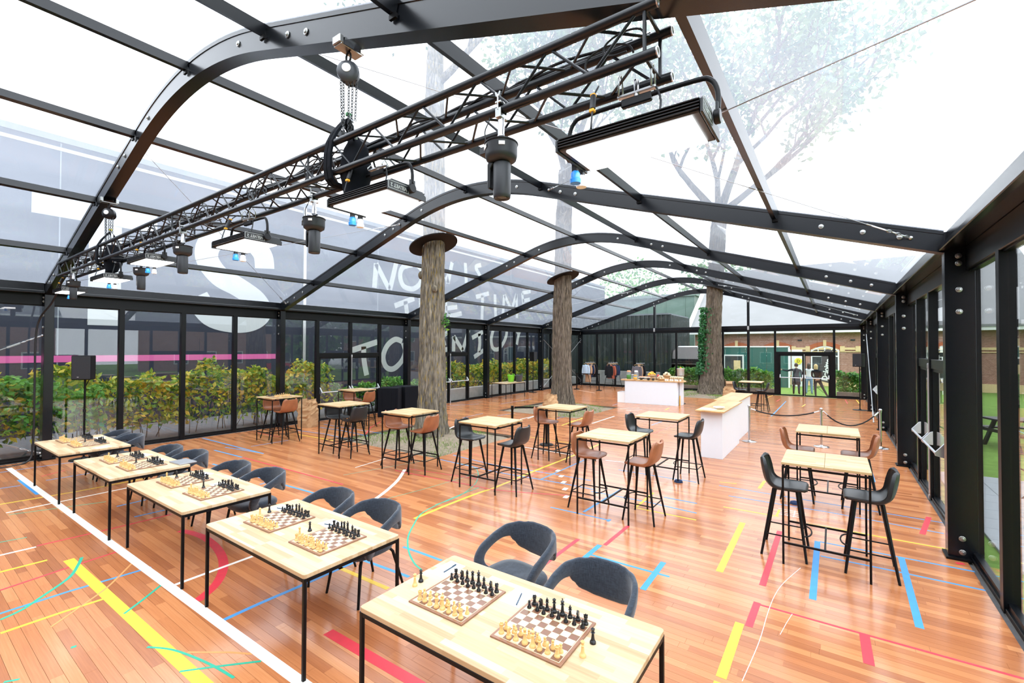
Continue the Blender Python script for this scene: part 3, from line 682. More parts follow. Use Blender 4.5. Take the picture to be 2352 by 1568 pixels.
for side, X, sg in (('left', XGL, -1), ('right', XGR, 1)):
    w = thing('wall_' + side, 'black framed glass %s wall of the tent' % side, None, kind='structure'); walls[side] = w
    for k, y in enumerate(YF):
        cx = CT + sg * 7.29 - (0.255 if sg < 0 else 0)
        c = link('column', col_me, w, (cx, y, 0))
        for z in (3.43, 3.345, 3.045, 2.795, 0.235, 0.083): bolt((0.1275 - sg * 0.008, 0.0, z), c)
        bxo('base_plate', (cx + 0.1275, y + 0.075, 0.012), (0.3, 0.26, 0.022), 'black_steel', w); bxo('base_clamp', (cx + (0.27 if sg > 0 else -0.015), y - 0.03, 0.03), (0.03, 0.03, 0.035), 'galv', w)
        if k == 6: continue
        y0, y1 = y + 0.075, YF[k + 1] + 0.075
        bx2('eave_beam', CT + sg * 7.31, CT + sg * 7.55, y + 0.15, YF[k + 1], 3.53, 3.73, 'black_alu', w, 0.01)
        bx2('gutter_rail', CT + sg * 7.24, CT + sg * 7.31, y + 0.15, YF[k + 1], 3.50, 3.56, 'black_alu', w, 0.008)
        bx2('header_rail', CT + sg * 7.47, CT + sg * 7.60, y + 0.15, YF[k + 1], 3.265, 3.53, 'black_paint', w, 0.008)
        bx2('base_rail', CT + sg * 7.48, CT + sg * 7.58, y0, y1, 0, 0.05, 'black_paint', w, 0.004)
        for j in range(5): bx2('mullion', X - 0.06, X + 0.06, y0 + 1.25 * j - 0.052, y0 + 1.25 * j + 0.052, 0, 3.28, 'black_paint', w, 0.004)
        j = 0
        while j < 4:
            a, b = y0 + 1.25 * j + 0.052, y0 + 1.25 * (j + 1) - 0.052
            if j == 1 and (side, k) in DOORS: door_side(X, a, b + 1.25, -sg); j += 2; continue
            window('x', X, a, b, 0.10, 3.25); j += 1
# trimming strip between the floor edge and the right wall
bx2('threshold_strip', FX1, XGR - 0.04, FY0, FY1, -0.06, -0.02, 'asphalt', walls['right']); bx2('threshold_strip', XGL + 0.04, FX0, FY0, FY1, -0.06, -0.01, 'asphalt', walls['left'])
# far gable wall and the end behind the camera
def gable(name, Y, posts, mull, door, label, sgn):
    g = thing(name, label, None, kind='structure')
    z0, z1 = 3.33, 3.62
    bx2('tie_beam', CT - 7.3, CT + 7.3, Y - 0.05, Y + 0.12, 3.43, 3.62, 'black_alu', g, 0.01); bx2('header_rail', CT - 7.3, CT + 7.3, Y - 0.02, Y + 0.1, 3.30, 3.43, 'black_paint', g, 0.006)
    bx2('base_rail', CT - 7.3, CT + 7.3, Y, Y + 0.1, 0, 0.05, 'black_paint', g, 0.004)
    for x in mull:
        if x not in posts: bx2('mullion', x - 0.05, x + 0.05, Y, Y + 0.11, 0, 3.31, 'black_paint', g, 0.004)
    for x in posts:
        p = bx2('gable_post', x - 0.06, x + 0.06, Y - 0.03, Y + 0.12, 0, zb(x - CT) + 0.05, 'black_alu', g, 0.006)
        bxo('post_clamp', (x, Y - 0.045, 3.5), (0.09, 0.03, 0.2), 'galv', g, 0.005); bxo('post_clamp', (x, Y - 0.04, zb(x - CT) - 0.06), (0.05, 0.03, 0.1), 'galv', g, 0.005)
    ed = [CT - 7.29] + sorted(mull) + [CT + 7.29]
    for a, b in zip(ed[:-1], ed[1:]):
        if door and abs((a + b) / 2 - door) < 0.7: continue
        win_n[0] += 1; w = thing('window_%d' % win_n[0], None, None, kind='structure'); bx2('pane', a + 0.03, b - 0.03, Y + 0.046, Y + 0.054, 0.05, 3.31, 'pane_glass', w)
        bx2('window_frame', a + 0.03, b - 0.03, Y + 0.02, Y + 0.08, 0.04, 0.12, 'black_paint', w)
    xs = [CT - 7.29] + sorted(posts) + [CT + 7.29]
    for a, b in zip(xs[:-1], xs[1:]):
        win_n[0] += 1; w = thing('window_%d' % win_n[0], None, None, kind='structure'); n = 14
        pts = [(a + (b - a) * i / n, max(3.62, zb(a + (b - a) * i / n - CT) + 0.02)) for i in range(n + 1)]
        MB().grid([[(x, Y + 0.05, 3.62), (x, Y + 0.05, z)] for x, z in pts]).obj('pane', 'pane_glass', w)
    if door:
        door_n[0] += 1; d = thing('door_%d' % door_n[0], None, None, kind='structure'); a, b = door - 1.21, door + 1.21; Yd = Y + 0.05
        bx2('door_head', a, b, Y, Y + 0.1, 2.09, 2.24, 'black_paint', d, 0.003); bx2('pane', a, b, Yd - 0.004, Yd + 0.004, 2.24, 3.31, 'pane_glass', d)
        for q in (a, b - 0.13): bx2('door_jamb', q, q + 0.13, Y, Y + 0.1, 0, 2.09, 'black_paint', d, 0.003)
        for u, v in ((a + 0.13, door), (door, b - 0.13)):
            s = thing('door_leaf', None, None); s.parent = d
            for q in (u, v - 0.07): bx2('stile', q, q + 0.07, Yd - 0.025, Yd + 0.025, 0, 2.09, 'black_paint', s, 0.002)
            for q in (0.0, 2.03): bx2('door_rail', u, v, Yd - 0.025, Yd + 0.025, q, q + 0.06, 'black_paint', s, 0.002)
            bx2('pane', u + 0.07, v - 0.07, Yd - 0.004, Yd + 0.004, 0.06, 2.03, 'pane_glass', s); panic_bar(s, (u + 0.05, Yd - 0.025, 0.93), (v - 0.05, Yd - 0.025, 0.93), (0, -1, 0))
        rod('lock_rod', (door + 0.02, Yd - 0.06, 0.03), (door + 0.02, Yd - 0.06, 2.12), 0.014, 'alu_silver', d)
    return g
MU = [-12.48, -11.245, -10.01, -8.745, -7.48, -6.215, -4.98, -3.72, -2.48, 0.02]
gable('wall_back', YF[6], [-8.745, -3.72], MU, -1.23, 'glazed far gable wall with black posts', 1)
gable('wall_front', YF[0], [-8.745, -3.72], [CT - 7.29 + 1.215 * k for k in range(1, 12)], None, 'glazed gable wall behind the camera', -1)
# wall bracing rods
wr = walls['right']; wl = walls['left']
cable((CT - 7.33, YF[1] - 0.02, 2.62), (CT - 7.33, YF[0] + 0.2, 0.15), 1, 0, 'wall_brace', wl, 0.008); cable((CT - 7.33, YF[1] - 0.02, 0.16), (CT - 7.33, YF[0] + 0.2, 2.6), 1, 0, 'wall_brace', wl, 0.008)
cable((CT - 7.33, YF[6] - 0.02, 2.98), (CT - 7.33, YF[5] + 0.2, 0.2), 0, 1, 'wall_brace', wl, 0.012); cable((CT - 7.33, YF[6] - 0.02, 0.3), (CT - 7.33, YF[5] + 0.2, 2.9), 0, 0, 'wall_brace', wl, 0.012)
cable((CT + 7.27, YF[5] - 0.03, 2.95), (CT + 7.2, YF[4] + 0.2, 0.2), 0, 1, 'wall_brace', wr, 0.012)
# ---------------------------------------------------------------- trees growing through the roof
def trunk_mesh(mb, path, rad, n=30, seed=1, ridge=0.10):
    rr = random.Random(seed); P = stroke(path, 0, 8); m = len(P); ph = [rr.uniform(0, 6.28) for _ in range(8)]; rows = []
    for i, p in enumerate(P):
        u = i / (m - 1) * (len(rad) - 1); k = min(int(u), len(rad) - 2); f = u - k; r = rad[k] * (1 - f) + rad[k + 1] * f; ring = []
        for j in range(n):
            a = 2 * math.pi * j / n; z = p.z
            q = 1 + ridge * (0.5 * math.sin(5 * a + ph[0] + 0.5 * math.sin(z * 1.3)) + 0.4 * math.sin(9 * a + ph[1] + 0.8 * math.sin(z * 0.9 + ph[2])) + 0.35 * math.sin(14 * a + ph[3] + math.sin(z * 2.1))) + ridge * 0.35 * rr.uniform(-1, 1)
            if z < 0.9: q += (0.9 - max(z, 0)) * 0.22 * max(0, math.sin(3 * a + ph[4]))
            ring.append((p.x + r * q * math.cos(a), p.y + r * q * math.sin(a), z))
        rows.append(ring)
    mb.grid(rows, True); mb.add(rows[-1], [tuple(range(n))])
def tree(name, label, mt, path, rad, seed, branches, crown, nl, ivy=None, knots=()):
    t = thing(name, label, 'tree', path[0], 0, 'trees growing through the tent'); o = Vector(path[0])
    mb = MB(); trunk_mesh(mb, [Vector(p) - o for p in path], rad, 48, seed, 0.14)
    rr = random.Random(seed)
    for (z, a, r) in knots:
        k = min(range(len(path)), key=lambda i: abs(path[i][2] - z)); c = Vector(path[k]) - o; c.z = z - o.z; mb.ball((c.x + math.cos(a) * 0.30, c.y + math.sin(a) * 0.30, c.z), r, 10, 6, 1.3)
    tips = []
    def limb(p, d, L_, r, depth):
        pts = [p]; q = Vector(p); dd = Vector(d).normalized()
        for s in range(5):
            dd = (dd + Vector((rr.uniform(-.22, .22), rr.uniform(-.22, .22), rr.uniform(-.08, .2)))).normalized(); q = q + dd * L_ / 5; pts.append(q.copy())
        mb.tube(pts, [r * (1 - 0.13 * s) for s in range(6)], 7 if depth < 2 else 5)
        if depth >= 3: tips.extend(pts[2:]); return
        for s in ([2, 3, 4, 5, 5] if depth else [3, 4, 5, 5]):
            e = (dd + Vector((rr.uniform(-1, 1), rr.uniform(-1, 1), rr.uniform(-.3, .7)))).normalized(); limb(pts[s], e, L_ * rr.uniform(0.5, 0.75), r * 0.5, depth + 1)
    for (bp, bd, bl, br) in branches: limb(Vector(bp) - o, Vector(bd), bl, br, 1)
    mb.obj('trunk', mt, t, True)
    if nl:
        lv = MB()
        def pl(r_):
            c = r_.choice(tips); return c + Vector((r_.gauss(0, .45), r_.gauss(0, .45), r_.gauss(-.1, .45)))
        leaves(lv, nl, pl, crown, 0.6, rr); tag(lv.obj('foliage', 'leaf_tree', t, fix=False), kind='stuff')
    if ivy:
        lv = MB()
        def pi(r_):
            z = r_.uniform(ivy[0], ivy[1]); a = r_.gauss(ivy[2], 0.45); k = min(range(len(path)), key=lambda i: abs(path[i][2] - z)); c = Vector(path[k]); rad_ = ivy[3] * (1.2 if z < 1.5 else 1.0) + r_.uniform(-.06, .12); return Vector((c.x + math.cos(a) * rad_, c.y + math.sin(a) * rad_, z)) - o
        leaves(lv, 1500, pi, 0.15, 0.8, rr); tag(lv.obj('ivy', 'leaf_ivy', t, fix=False), kind='stuff')
    return t
tree('tree', 'thick mossy lichen-covered tree trunk nearest the camera', 'bark_mossy', [(-8.9, 8.85, -0.05), (-8.9, 8.85, 0.8), (-8.92, 8.86, 2.2), (-8.9, 8.85, 3.6), (-8.84, 8.82, 5.2), (-8.8, 8.8, 7.0), (-8.9, 8.9, 9.0), (-9.1, 9.1, 11.0)], [0.45, 0.37, 0.335, 0.31, 0.285, 0.265, 0.25, 0.2], 11,
     [((-9.1, 9.1, 10.8), (0.3, 0.6, 1), 3.4, 0.14), ((-8.95, 8.95, 9.6), (0.9, 0.3, 0.7), 3.2, 0.12), ((-9.1, 9.1, 10.9), (-0.5, 0.2, 1), 3.0, 0.13)], 0.24, 3200, None, ((4.35, 3.9, 0.09), (3.95, 5.7, 0.08)))
tree('tree', 'grey-brown tree trunk standing in the middle behind the paper bag', 'bark_brown', [(-8.85, 16.0, -0.05), (-8.85, 16.0, 1.0), (-8.87, 16.0, 2.6), (-8.83, 15.98, 4.2), (-8.78, 15.95, 5.6), (-8.75, 15.95, 7.2), (-8.7, 16.0, 9.5)], [0.5, 0.37, 0.345, 0.33, 0.31, 0.30, 0.24], 21,
     [((-8.7, 16.0, 9.3), (0.5, 0.2, 1), 4.6, 0.17), ((-8.7, 16.0, 9.3), (-0.35, 0.3, 1), 4.0, 0.14), ((-8.72, 15.97, 8.6), (1.0, -0.3, 0.8), 3.6, 0.12)], 0.26, 4200)
tree('tree', 'ivy-covered tree trunk before the far gable wall', 'bark_brown', [(-5.35, 25.85, -0.05), (-5.32, 25.85, 1.0), (-5.28, 25.85, 2.4), (-5.22, 25.85, 4.0), (-5.12, 25.85, 5.6), (-5.0, 25.9, 8.0), (-4.9, 25.95, 9.6)], [0.72, 0.50, 0.42, 0.385, 0.375, 0.36, 0.32], 31,
     [((-4.9, 25.95, 9.4), (0.6, 0.1, 1), 6.5, 0.24), ((-4.9, 25.95, 9.4), (-0.55, 0.1, 1), 5.8, 0.22), ((-4.9, 25.95, 9.5), (1.0, 0.3, 0.75), 6.5, 0.2), ((-4.95, 25.95, 9.0), (0.1, -0.6, 1), 5.5, 0.18)], 0.34, 8500, (1.1, 4.6, R(205), 0.5))
collar(-8.83, 8.81, 0.30, 0.66); collar(-8.79, 15.96, 0.31, 0.66); collar(-5.1, 25.85, 0.36, 0.6)
tag(MB().obj('x', 'soil') if False else link('leaf_sprig', (lambda mb: (leaves(mb, 40, lambda r_: (r_.gauss(0, .06), r_.gauss(0, .06), r_.gauss(0, .1)), 0.11, 0.2, random.Random(3)), mb.mesh('leaf_sprig', 'leaf_green', fix=False))[1])(MB()), None, (-8.53, 8.98, 3.1)), 'small bright green leaf sprig sprouting from the nearest trunk', 'sprig', kind='stuff')

# ---------------------------------------------------------------- outside, left: hedge and mural building
def ground(name, m, x0, x1, y0, y1, z, label):
    o = MB().b2(x0, x1, y0, y1, z - 0.2, z).obj(name, m); return tag(o, label, 'ground', kind='structure')
ground('pavement', 'asphalt', -60, XGL - 0.06, -30, 28.4, -0.06, 'grey asphalt outside the left glass wall')
ground('lawn', 'lawn', -60, 60, 28.4, 80, -0.16, 'green lawn beyond the far gable'); ground('lawn', 'lawn', XGR + 0.06, 60, -30, 28.4, -0.10, 'green lawn outside the right glass wall')
ground('path_strip', 'paver_grey', XGL - 0.06, XGR + 0.06, 27.25, 28.4, -0.12, 'pale strip of paving along the far gable'); ground('pavement_front', 'asphalt', XGL - 0.06, XGR + 0.06, -30, -2.95, -0.06, 'paving behind the camera end of the tent')
def hedge(name, label, x0, x1, y0, y1, z0, z1, n, m, size, seed, bump=0.25):
    rr = random.Random(seed); lv = MB(); ph = [rr.uniform(0, 6.28) for _ in range(4)]; ln = max(x1 - x0, y1 - y0); lo = y1 - y0 > x1 - x0
    def pl(r_):
        a = r_.random(); u = a * ln; top = z1 + bump * (math.sin(u * 1.9 + ph[0]) * 0.5 + math.sin(u * 4.3 + ph[1]) * 0.35 + math.sin(u * 9 + ph[2]) * 0.25)
        z = z0 + (top - z0) * (1 - r_.random() ** 1.9); s = r_.random() ** 0.6 * (1 if r_.random() < 0.5 else -1) * 0.5 + 0.5; s = 0.5 + (s - 0.5) * (1 - 0.35 * (z - z0) / (z1 - z0))
        return (x0 + (x1 - x0) * s, y0 + (y1 - y0) * a, z) if lo else (x0 + (x1 - x0) * a, y0 + (y1 - y0) * s, z)
    leaves(lv, n, pl, size, 0.5, rr); o = lv.obj(name, m, None, fix=False); tag(o, label, 'hedge', kind='stuff')
    st = MB()
    for k in range(int(ln * 5)):
        a = rr.random(); b = pl(rr); c = (x0 + (x1 - x0) * rr.uniform(.3, .7), b[1], 0) if lo else (b[0], y0 + (y1 - y0) * rr.uniform(.3, .7), 0); st.tube([(c[0], c[1], -0.05), (b[0], b[1], max(b[2], z0 + 0.2))], [0.012, 0.005], 5)
    tag(st.obj(name + '_stems', 'bark_brown', None, True), label.replace('hedge', 'hedge stems'), 'stems', kind='stuff')
hedge('hedge', 'yellowing leafy hedge outside the left glass wall near the speaker', -15.5, -14.45, 0.6, 9.6, 0.3, 1.66, 6600, 'leaf_autumn', 0.155, 5, 0.4)
hedge('hedge', 'bright green end of the hedge outside the leftmost pane', -15.2, -14.2, -3.0, 3.3, 0.5, 1.5, 2600, 'leaf_green', 0.15, 6, 0.25)
hedge('hedge', 'browning hedge outside the left wall behind the bucket table', -15.5, -14.5, 15.9, 27.2, 0.5, 1.55, 6500, 'leaf_autumn', 0.16, 8, 0.25)
hedge('hedge', 'green shrubs outside the left-hand glass doors', -15.3, -14.5, 9.8, 15.6, 0.1, 1.0, 2600, 'leaf_green', 0.13, 9, 0.2)
hedge('hedge', 'dense green shrub outside the glass above the black planters', -14.7, -14.1, 10.7, 12.2, 0.6, 1.12, 1200, 'leaf_green', 0.13, 10, 0.15)
def low_wall(x0, x1, y0, y1, h, label): tag(MB().b2(x0, x1, y0, y1, -0.15, h).obj('low_wall', 'concrete', None, False, 0.02), label, 'wall', kind='structure')
low_wall(-14.45, -14.2, 14.5, 27.6, 0.52, 'grey concrete planter wall behind the bucket table')
# mural building
XB = -18.0
mb_ = thing('mural_building', 'dark navy building with white lettering behind the left glass wall', 'building', (XB, 12, 0))
def mbx(nm, x0, x1, y0, y1, z0, z1, m): return bxo(nm, ((x0 + x1) / 2 - XB, (y0 + y1) / 2 - 12, (z0 + z1) / 2), (x1 - x0, y1 - y0, z1 - z0), m, mb_)
mbx('wall', XB - 8, XB, -10, 41, -0.2, 8.3, 'navy_wall'); mbx('coping', XB - 8.1, XB + 0.06, -10.1, 41.05, 8.22, 8.4, 'slate_roof'); mbx('coping_strip', XB, XB + 0.02, -10, 41, 7.98, 8.08, 'logo_white')
mbx('pink_stripe', XB, XB + 0.012, -10, 9.3, 1.95, 2.14, 'pink_stripe'); mbx('drainpipe', XB, XB + 0.1, 10.38, 10.5, 0, 8.2, 'galv')
for k in range(4): mbx('wall_panel_joint', XB, XB + 0.006, -8 + k * 11.1, -7.97 + k * 11.1, -0.1, 8.2, 'slate_roof')
def mural(nm, pts, w, m, sub=6):
    o = MB(); ribbon(o, [(y - 12, z) for y, z in pts], w, 0.0, 0.012, 'x', sub); o.obj(nm, m, mb_)
mural('logo_letter', [(2.55, 6.4), (5.4, 6.4)], 0.62, 'logo_white', 1); mural('logo_letter', [(4.12, 6.1), (4.12, 3.04)], 0.76, 'logo_white', 1)
mural('logo_letter', [(8.85, 5.45), (8.75, 6.0), (8.25, 6.45), (7.6, 6.5), (7.0, 6.15), (6.85, 5.55), (7.25, 4.95), (7.9, 4.62), (8.55, 4.2), (8.75, 3.75), (8.4, 3.4), (7.75, 3.3), (7.0, 3.5), (6.55, 4.15)], 0.74, 'logo_white', 6)
W_ = 0.27
for st in ([(14.01, 5.28), (14.1, 6.45)], [(14.1, 6.45), (14.9, 5.3)], [(14.95, 5.3), (15.35, 6.75)], [(16.4, 6.75), (15.75, 6.5), (15.6, 6.0), (15.85, 5.55), (16.5, 5.5), (17.0, 5.9), (17.1, 6.5), (16.7, 6.8)], [(18.3, 7.05), (18.55, 6.0)], [(18.55, 6.05), (18.9, 6.7)], [(18.9, 6.7), (19.1, 6.1)], [(19.1, 6.1), (19.45, 7.35)], [(20.6, 7.5), (20.7, 6.3)], [(22.1, 7.6), (21.6, 7.4), (21.9, 7.0), (22.2, 6.6), (21.7, 6.4)],
           [(15.25, 4.5), (16.55, 5.0)], [(15.95, 4.8), (16.1, 4.0)], [(17.0, 5.1), (17.05, 4.1)], [(17.9, 5.2), (17.95, 4.2)], [(17.0, 4.6), (17.95, 4.75)], [(18.9, 5.2), (18.95, 4.15)], [(18.9, 5.15), (19.8, 5.3)], [(18.95, 4.65), (19.9, 4.8)], [(18.95, 4.15), (20.3, 4.45)], [(21.6, 5.55), (22.9, 5.9)], [(22.25, 5.7), (22.2, 4.2)], [(23.53, 5.9), (23.62, 4.4)], [(24.4, 4.5), (24.56, 5.95)], [(24.6, 5.95), (25.4, 5.0)], [(25.4, 5.0), (26.0, 6.15)], [(26.0, 6.15), (26.05, 4.5)], [(26.7, 6.3), (26.95, 5.15)], [(26.7, 6.3), (27.8, 6.55)], [(26.8, 5.75), (27.7, 5.95)], [(26.95, 5.15), (28.0, 5.42)],
           [(12.6, 2.22), (14.2, 2.68)], [(13.42, 2.45), (13.45, 1.8), (13.6, 1.1)], [(15.75, 2.72), (15.3, 2.82), (14.8, 2.5), (14.56, 1.95), (14.75, 1.45), (15.2, 1.35), (15.7, 1.7), (15.95, 2.2), (15.8, 2.65)], [(18.3, 2.85), (18.4, 2.2)], [(18.3, 2.85), (19.1, 3.28)], [(18.35, 2.5), (18.95, 2.7)], [(18.4, 2.2), (19.2, 2.35)], [(19.6, 2.2), (19.62, 3.08)], [(19.62, 3.08), (20.4, 2.25)], [(20.4, 2.25), (20.95, 3.5)], [(21.25, 3.02), (22.3, 3.42)], [(21.95, 3.3), (22.0, 2.7), (21.9, 2.15)], [(21.45, 1.85), (22.35, 2.25)], [(23.35, 3.55), (23.15, 2.95), (23.35, 2.4), (23.95, 2.35), (24.6, 2.9), (24.85, 3.5), (24.6, 4.0), (23.9, 4.0), (23.4, 3.6)], [(25.75, 4.0), (26.2, 3.45)], [(26.8, 4.1), (26.3, 3.4), (26.05, 2.65)]):
    mural('mural_letter', st, W_, 'mural_white')

# ---------------------------------------------------------------- outside, far end
cb = thing('corrugated_shed', 'dark green corrugated shed behind the far gable', 'building', (-15, 30, 0))
def ribbed(nm, x0, x1, z0, z1, m, par, pitch=0.3, d=0.07, flip=None):
    pts = []; x = x0
    while x < x1: pts += [(x, 0), (x + pitch * 0.35, 0), (x + pitch * 0.5, -d), (x + pitch * 0.85, -d)]; x += pitch
    pts.append((x1, 0)); g = MB().grid([[(p[0], p[1], z0), (p[0], p[1], z1)] for p in pts]); return g.obj(nm, m, par, False, fix=False)
ribbed('cladding', -2.8, 6.24, -0.2, 4.62, 'dark_corrugated', cb); s_ = ribbed('cladding', 0, 4.8, -0.2, 4.62, 'dark_corrugated', cb); s_.location = (6.24, 0, 0); s_.rotation_euler = (0, 0, R(90))
bxo('roof', (1.72, 2.4, 4.66), (9.1, 5.0, 0.1), 'slate_roof', cb); bxo('alarm_lamp', (6.34, 1.4, 3.6), (0.12, 0.2, 0.12), 'red_letter', cb, 0.02)
low_wall(-14.2, -8.9, 28.5, 28.75, 0.92, 'grey block wall below the dark corrugated shed')
gb = thing('green_hall', 'pale green sheet-metal hall behind the corrugated shed', 'building', (-20, 46, 0)); bxo('wall', (0, 0, 3.4), (20, 8, 7.4), 'green_sheet', gb); bxo('roof', (0, 0, 7.2), (20.4, 8.4, 0.25), 'green_sheet', gb)
for k in range(12): bxo('wall_rib', (-9.5 + k * 1.7, -4.02, 3.4), (0.08, 0.06, 7.3), 'green_sheet', gb)
# brick house
bh = thing('brick_house', 'brick house with arched windows and pale roof beyond the lawn', 'building', (0, 38, -0.2))
bxo('wall', (0.5, 2.0, 1.95), (19, 4, 3.9), 'brick_wall', bh); bxo('fascia', (0.5, -0.35, 3.82), (19.6, 0.7, 0.22), 'frame_white', bh)
MB().add([(-9.3, -0.75, 3.9), (10.5, -0.75, 3.9), (10.5, 8, 9.6), (-9.3, 8, 9.6), (-9.3, -0.75, 4.05), (10.5, -0.75, 4.05), (10.5, 8, 9.75), (-9.3, 8, 9.75)], [(0, 1, 2, 3), (4, 7, 6, 5), (0, 4, 5, 1), (1, 5, 6, 2), (2, 6, 7, 3), (3, 7, 4, 0)]).obj('roof', 'pale_roof', bh)
o = bxo('verge_board', (-9.35, 3.6, 6.95), (0.25, 10.45, 0.35), 'frame_white', bh); o.rotation_euler = (R(33), 0, 0)
for z, h in ((2.62, 0.16), (2.42, 0.06)): bxo('stone_band', (0.5, -0.03, z), (19, 0.1, h), 'cream_stone', bh)
for wx in (-6.0, -3.3, -0.5, 2.3, 5.1):
    w = thing('window', None, None); w.parent = bh; w.location = (wx, 0, 0)
    def arc(r0, r1, za, z0_, x_=0.78, n=12, hgt=0.32): return [((-x_ + 2 * x_ * i / n), z0_ + hgt * (1 - ((-1 + 2 * i / n)) ** 2)) for i in range(n + 1)]
    top = arc(0, 0, 0, 2.45); MB().prism([(-0.78, 0.75), (0.78, 0.75)] + top[::-1], -0.05, 0.02, 'y').obj('pane', 'window_glass_dark', w)
    t2 = arc(0, 0, 0, 2.5, 0.86); t3 = arc(0, 0, 0, 2.78, 0.98, 12, 0.3)
    for i in range(12): MB().prism([t2[i], t2[i + 1], t3[i + 1], t3[i]], -0.09, 0.0, 'y').obj('arch_brick', 'brick_red', w)
    bxo('keystone', (0, -0.06, 3.0), (0.18, 0.16, 0.42), 'cream_stone', w)
    for s in (-1, 1): bxo('impost', (s * 0.98, -0.05, 2.62), (0.26, 0.14, 0.34), 'cream_stone', w); bxo('window_frame', (s * 0.76, -0.07, 1.65), (0.08, 0.05, 1.8), 'frame_white', w)
    bxo('window_frame', (0, -0.07, 1.72), (0.08, 0.05, 1.95), 'frame_white', w); bxo('window_frame', (0, -0.07, 2.1), (1.5, 0.05, 0.08), 'frame_white', w); bxo('window_frame', (0, -0.07, 0.78), (1.6, 0.05, 0.1), 'frame_white', w); bxo('window_sill', (0, -0.1, 0.68), (1.8, 0.2, 0.1), 'cream_stone', w)
    for q in (-0.38, 0.38): bxo('glazing_bar', (q, -0.07, 2.35), (0.05, 0.04, 0.5), 'frame_white', w)
    MB().grid([[(p[0], -0.09, p[1] - 0.06), (p[0], -0.04, p[1] - 0.06), (p[0], -0.04, p[1] + 0.02), (p[0], -0.09, p[1] + 0.02)] for p in top], True).obj('arch_frame', 'frame_white', w)
for x, z in ((-1.95, 3.2), (1.05, 3.2), (1.0, 0.75), (3.7, 3.2)): bxo('vent', (x, -0.03, z), (0.25, 0.08, 0.1), 'window_glass_dark', bh)
bxo('plinth', (0.5, -0.06, 0.3), (19, 0.14, 0.5), 'cream_stone', bh)
# white sign door post with round yellow sign
sg = thing('entrance_board', 'white entrance panel with a round yellow sign by the brick house', 'sign', (-2.05, 36.6, -0.16)); bxo('panel', (0, 0, 1.25), (0.62, 0.08, 2.5), 'frame_white', sg, 0.01); bxo('lower_panel', (0, -0.045, 0.85), (0.5, 0.02, 0.4), 'green_hoarding', sg)
o = MB().lathe([(0.22, 0), (0.22, 0.02), (0.001, 0.02)], 20).obj('disc', 'yellow_bit', sg); o.location = (0.08, -0.05, 1.72); o.rotation_euler = (R(90), 0, 0); o = link('lettering', text_mesh('D', 0.26, 'black_steel', 0.002), sg, (0.08, -0.075, 1.72)); o.rotation_euler = (R(90), 0, 0)
gh = thing('green_hoarding', 'dark green site hoarding with white trim before the brick house', 'hoarding', (-5.0, 35, -0.16))
for k in range(4): bxo('panel', (-1.9 + 1.28 * k, 0, 1.33), (1.26, 0.06, 2.66), 'green_hoarding', gh, 0.004)
bxo('trim', (0.02, -0.02, 2.7), (5.2, 0.1, 0.08), 'frame_white', gh); bxo('trim', (2.6, -0.02, 1.35), (0.1, 0.1, 2.7), 'frame_white', gh)
for x in (-1.32, -0.12): bxo('door_trim', (x, -0.05, 1.05), (0.09, 0.05, 2.1), 'frame_white', gh)
bxo('door_trim', (-0.72, -0.05, 2.1), (1.29, 0.05, 0.09), 'frame_white', gh); bxo('door_panel', (-0.72, -0.035, 1.03), (1.1, 0.02, 2.05), 'window_glass_dark', gh); bxo('notice', (-0.5, -0.055, 1.2), (0.42, 0.02, 1.1), 'cream_stone', gh)
cv = thing('covered_trailer', 'trailer under a silver tarpaulin behind the far hedge', 'trailer', (-7.6, 31.6, -0.16))
MB().prism([(-1.05, 0.5), (1.05, 0.5), (1.05, 1.9), (0.9, 2.45), (0.6, 2.72), (-0.6, 2.72), (-0.95, 2.4), (-1.05, 1.9)], -1.5, 1.5, 'y').obj('tarpaulin', 'galv', cv, False, 0.06); bxo('band', (0, 0, 1.75), (2.16, 3.04, 0.32), 'cloth_black', cv, 0.03); bxo('body', (0, 0, 1.0), (2.12, 3.0, 1.2), 'concrete', cv, 0.03)
hedge('hedge', 'green laurel hedge outside the far gable left of the door', -8.2, -2.7, 28.0, 28.9, 0.0, 1.15, 5200, 'leaf_green', 0.17, 15, 0.2)
hedge('hedge', 'pale green shrub outside the far gable right of the door', 0.15, 1.5, 28.0, 28.9, 0.1, 1.2, 1800, 'leaf_green', 0.17, 16, 0.25)
tag(MB().b2(0.1, 1.6, 27.75, 28.0, -0.2, 0.26).obj('planter_box', 'dark_decking', None, False, 0.01), 'low brown planter box right of the far double door', 'planter'); tag(MB().b2(-8.3, -2.6, 27.75, 28.0, -0.2, 0.26).obj('planter_box', 'dark_decking', None, False, 0.01), 'long low brown planter box left of the far double door', 'planter')
# far tree line
def far_tree(x, y, h, r, label, seed, n=1500):
    t = thing('far_tree', label, 'tree', (x, y, -0.2), 0, 'trees in the distance'); rr = random.Random(seed); MB().tube([(0, 0, 0), (0.1, 0, h * 0.5), (0, 0.1, h * 0.85)], [0.3, 0.22, 0.08], 8).obj('trunk', 'bark_brown', t, True); lv = MB()
    leaves(lv, n, lambda q: (Vector((q.gauss(0, 1), q.gauss(0, 1), q.gauss(0, 1))).normalized() * (r * q.random() ** 0.35) + Vector((0, 0, h - r * 0.75))), 0.55, 0.4, rr); tag(lv.obj('foliage', 'leaf_green', t, fix=False), kind='stuff')
far_tree(-23, 62, 14, 5, 'rounded tree behind the green hall, left one', 1); far_tree(-11, 57, 12.5, 4.8, 'tree top between the green hall and the brick house', 2); far_tree(9, 22, 7, 3.2, 'leafy tree outside the right glass wall, nearer one', 3, 2600); far_tree(14, 34, 8, 3.6, 'leafy tree outside the right glass wall, farther one', 4, 2200)
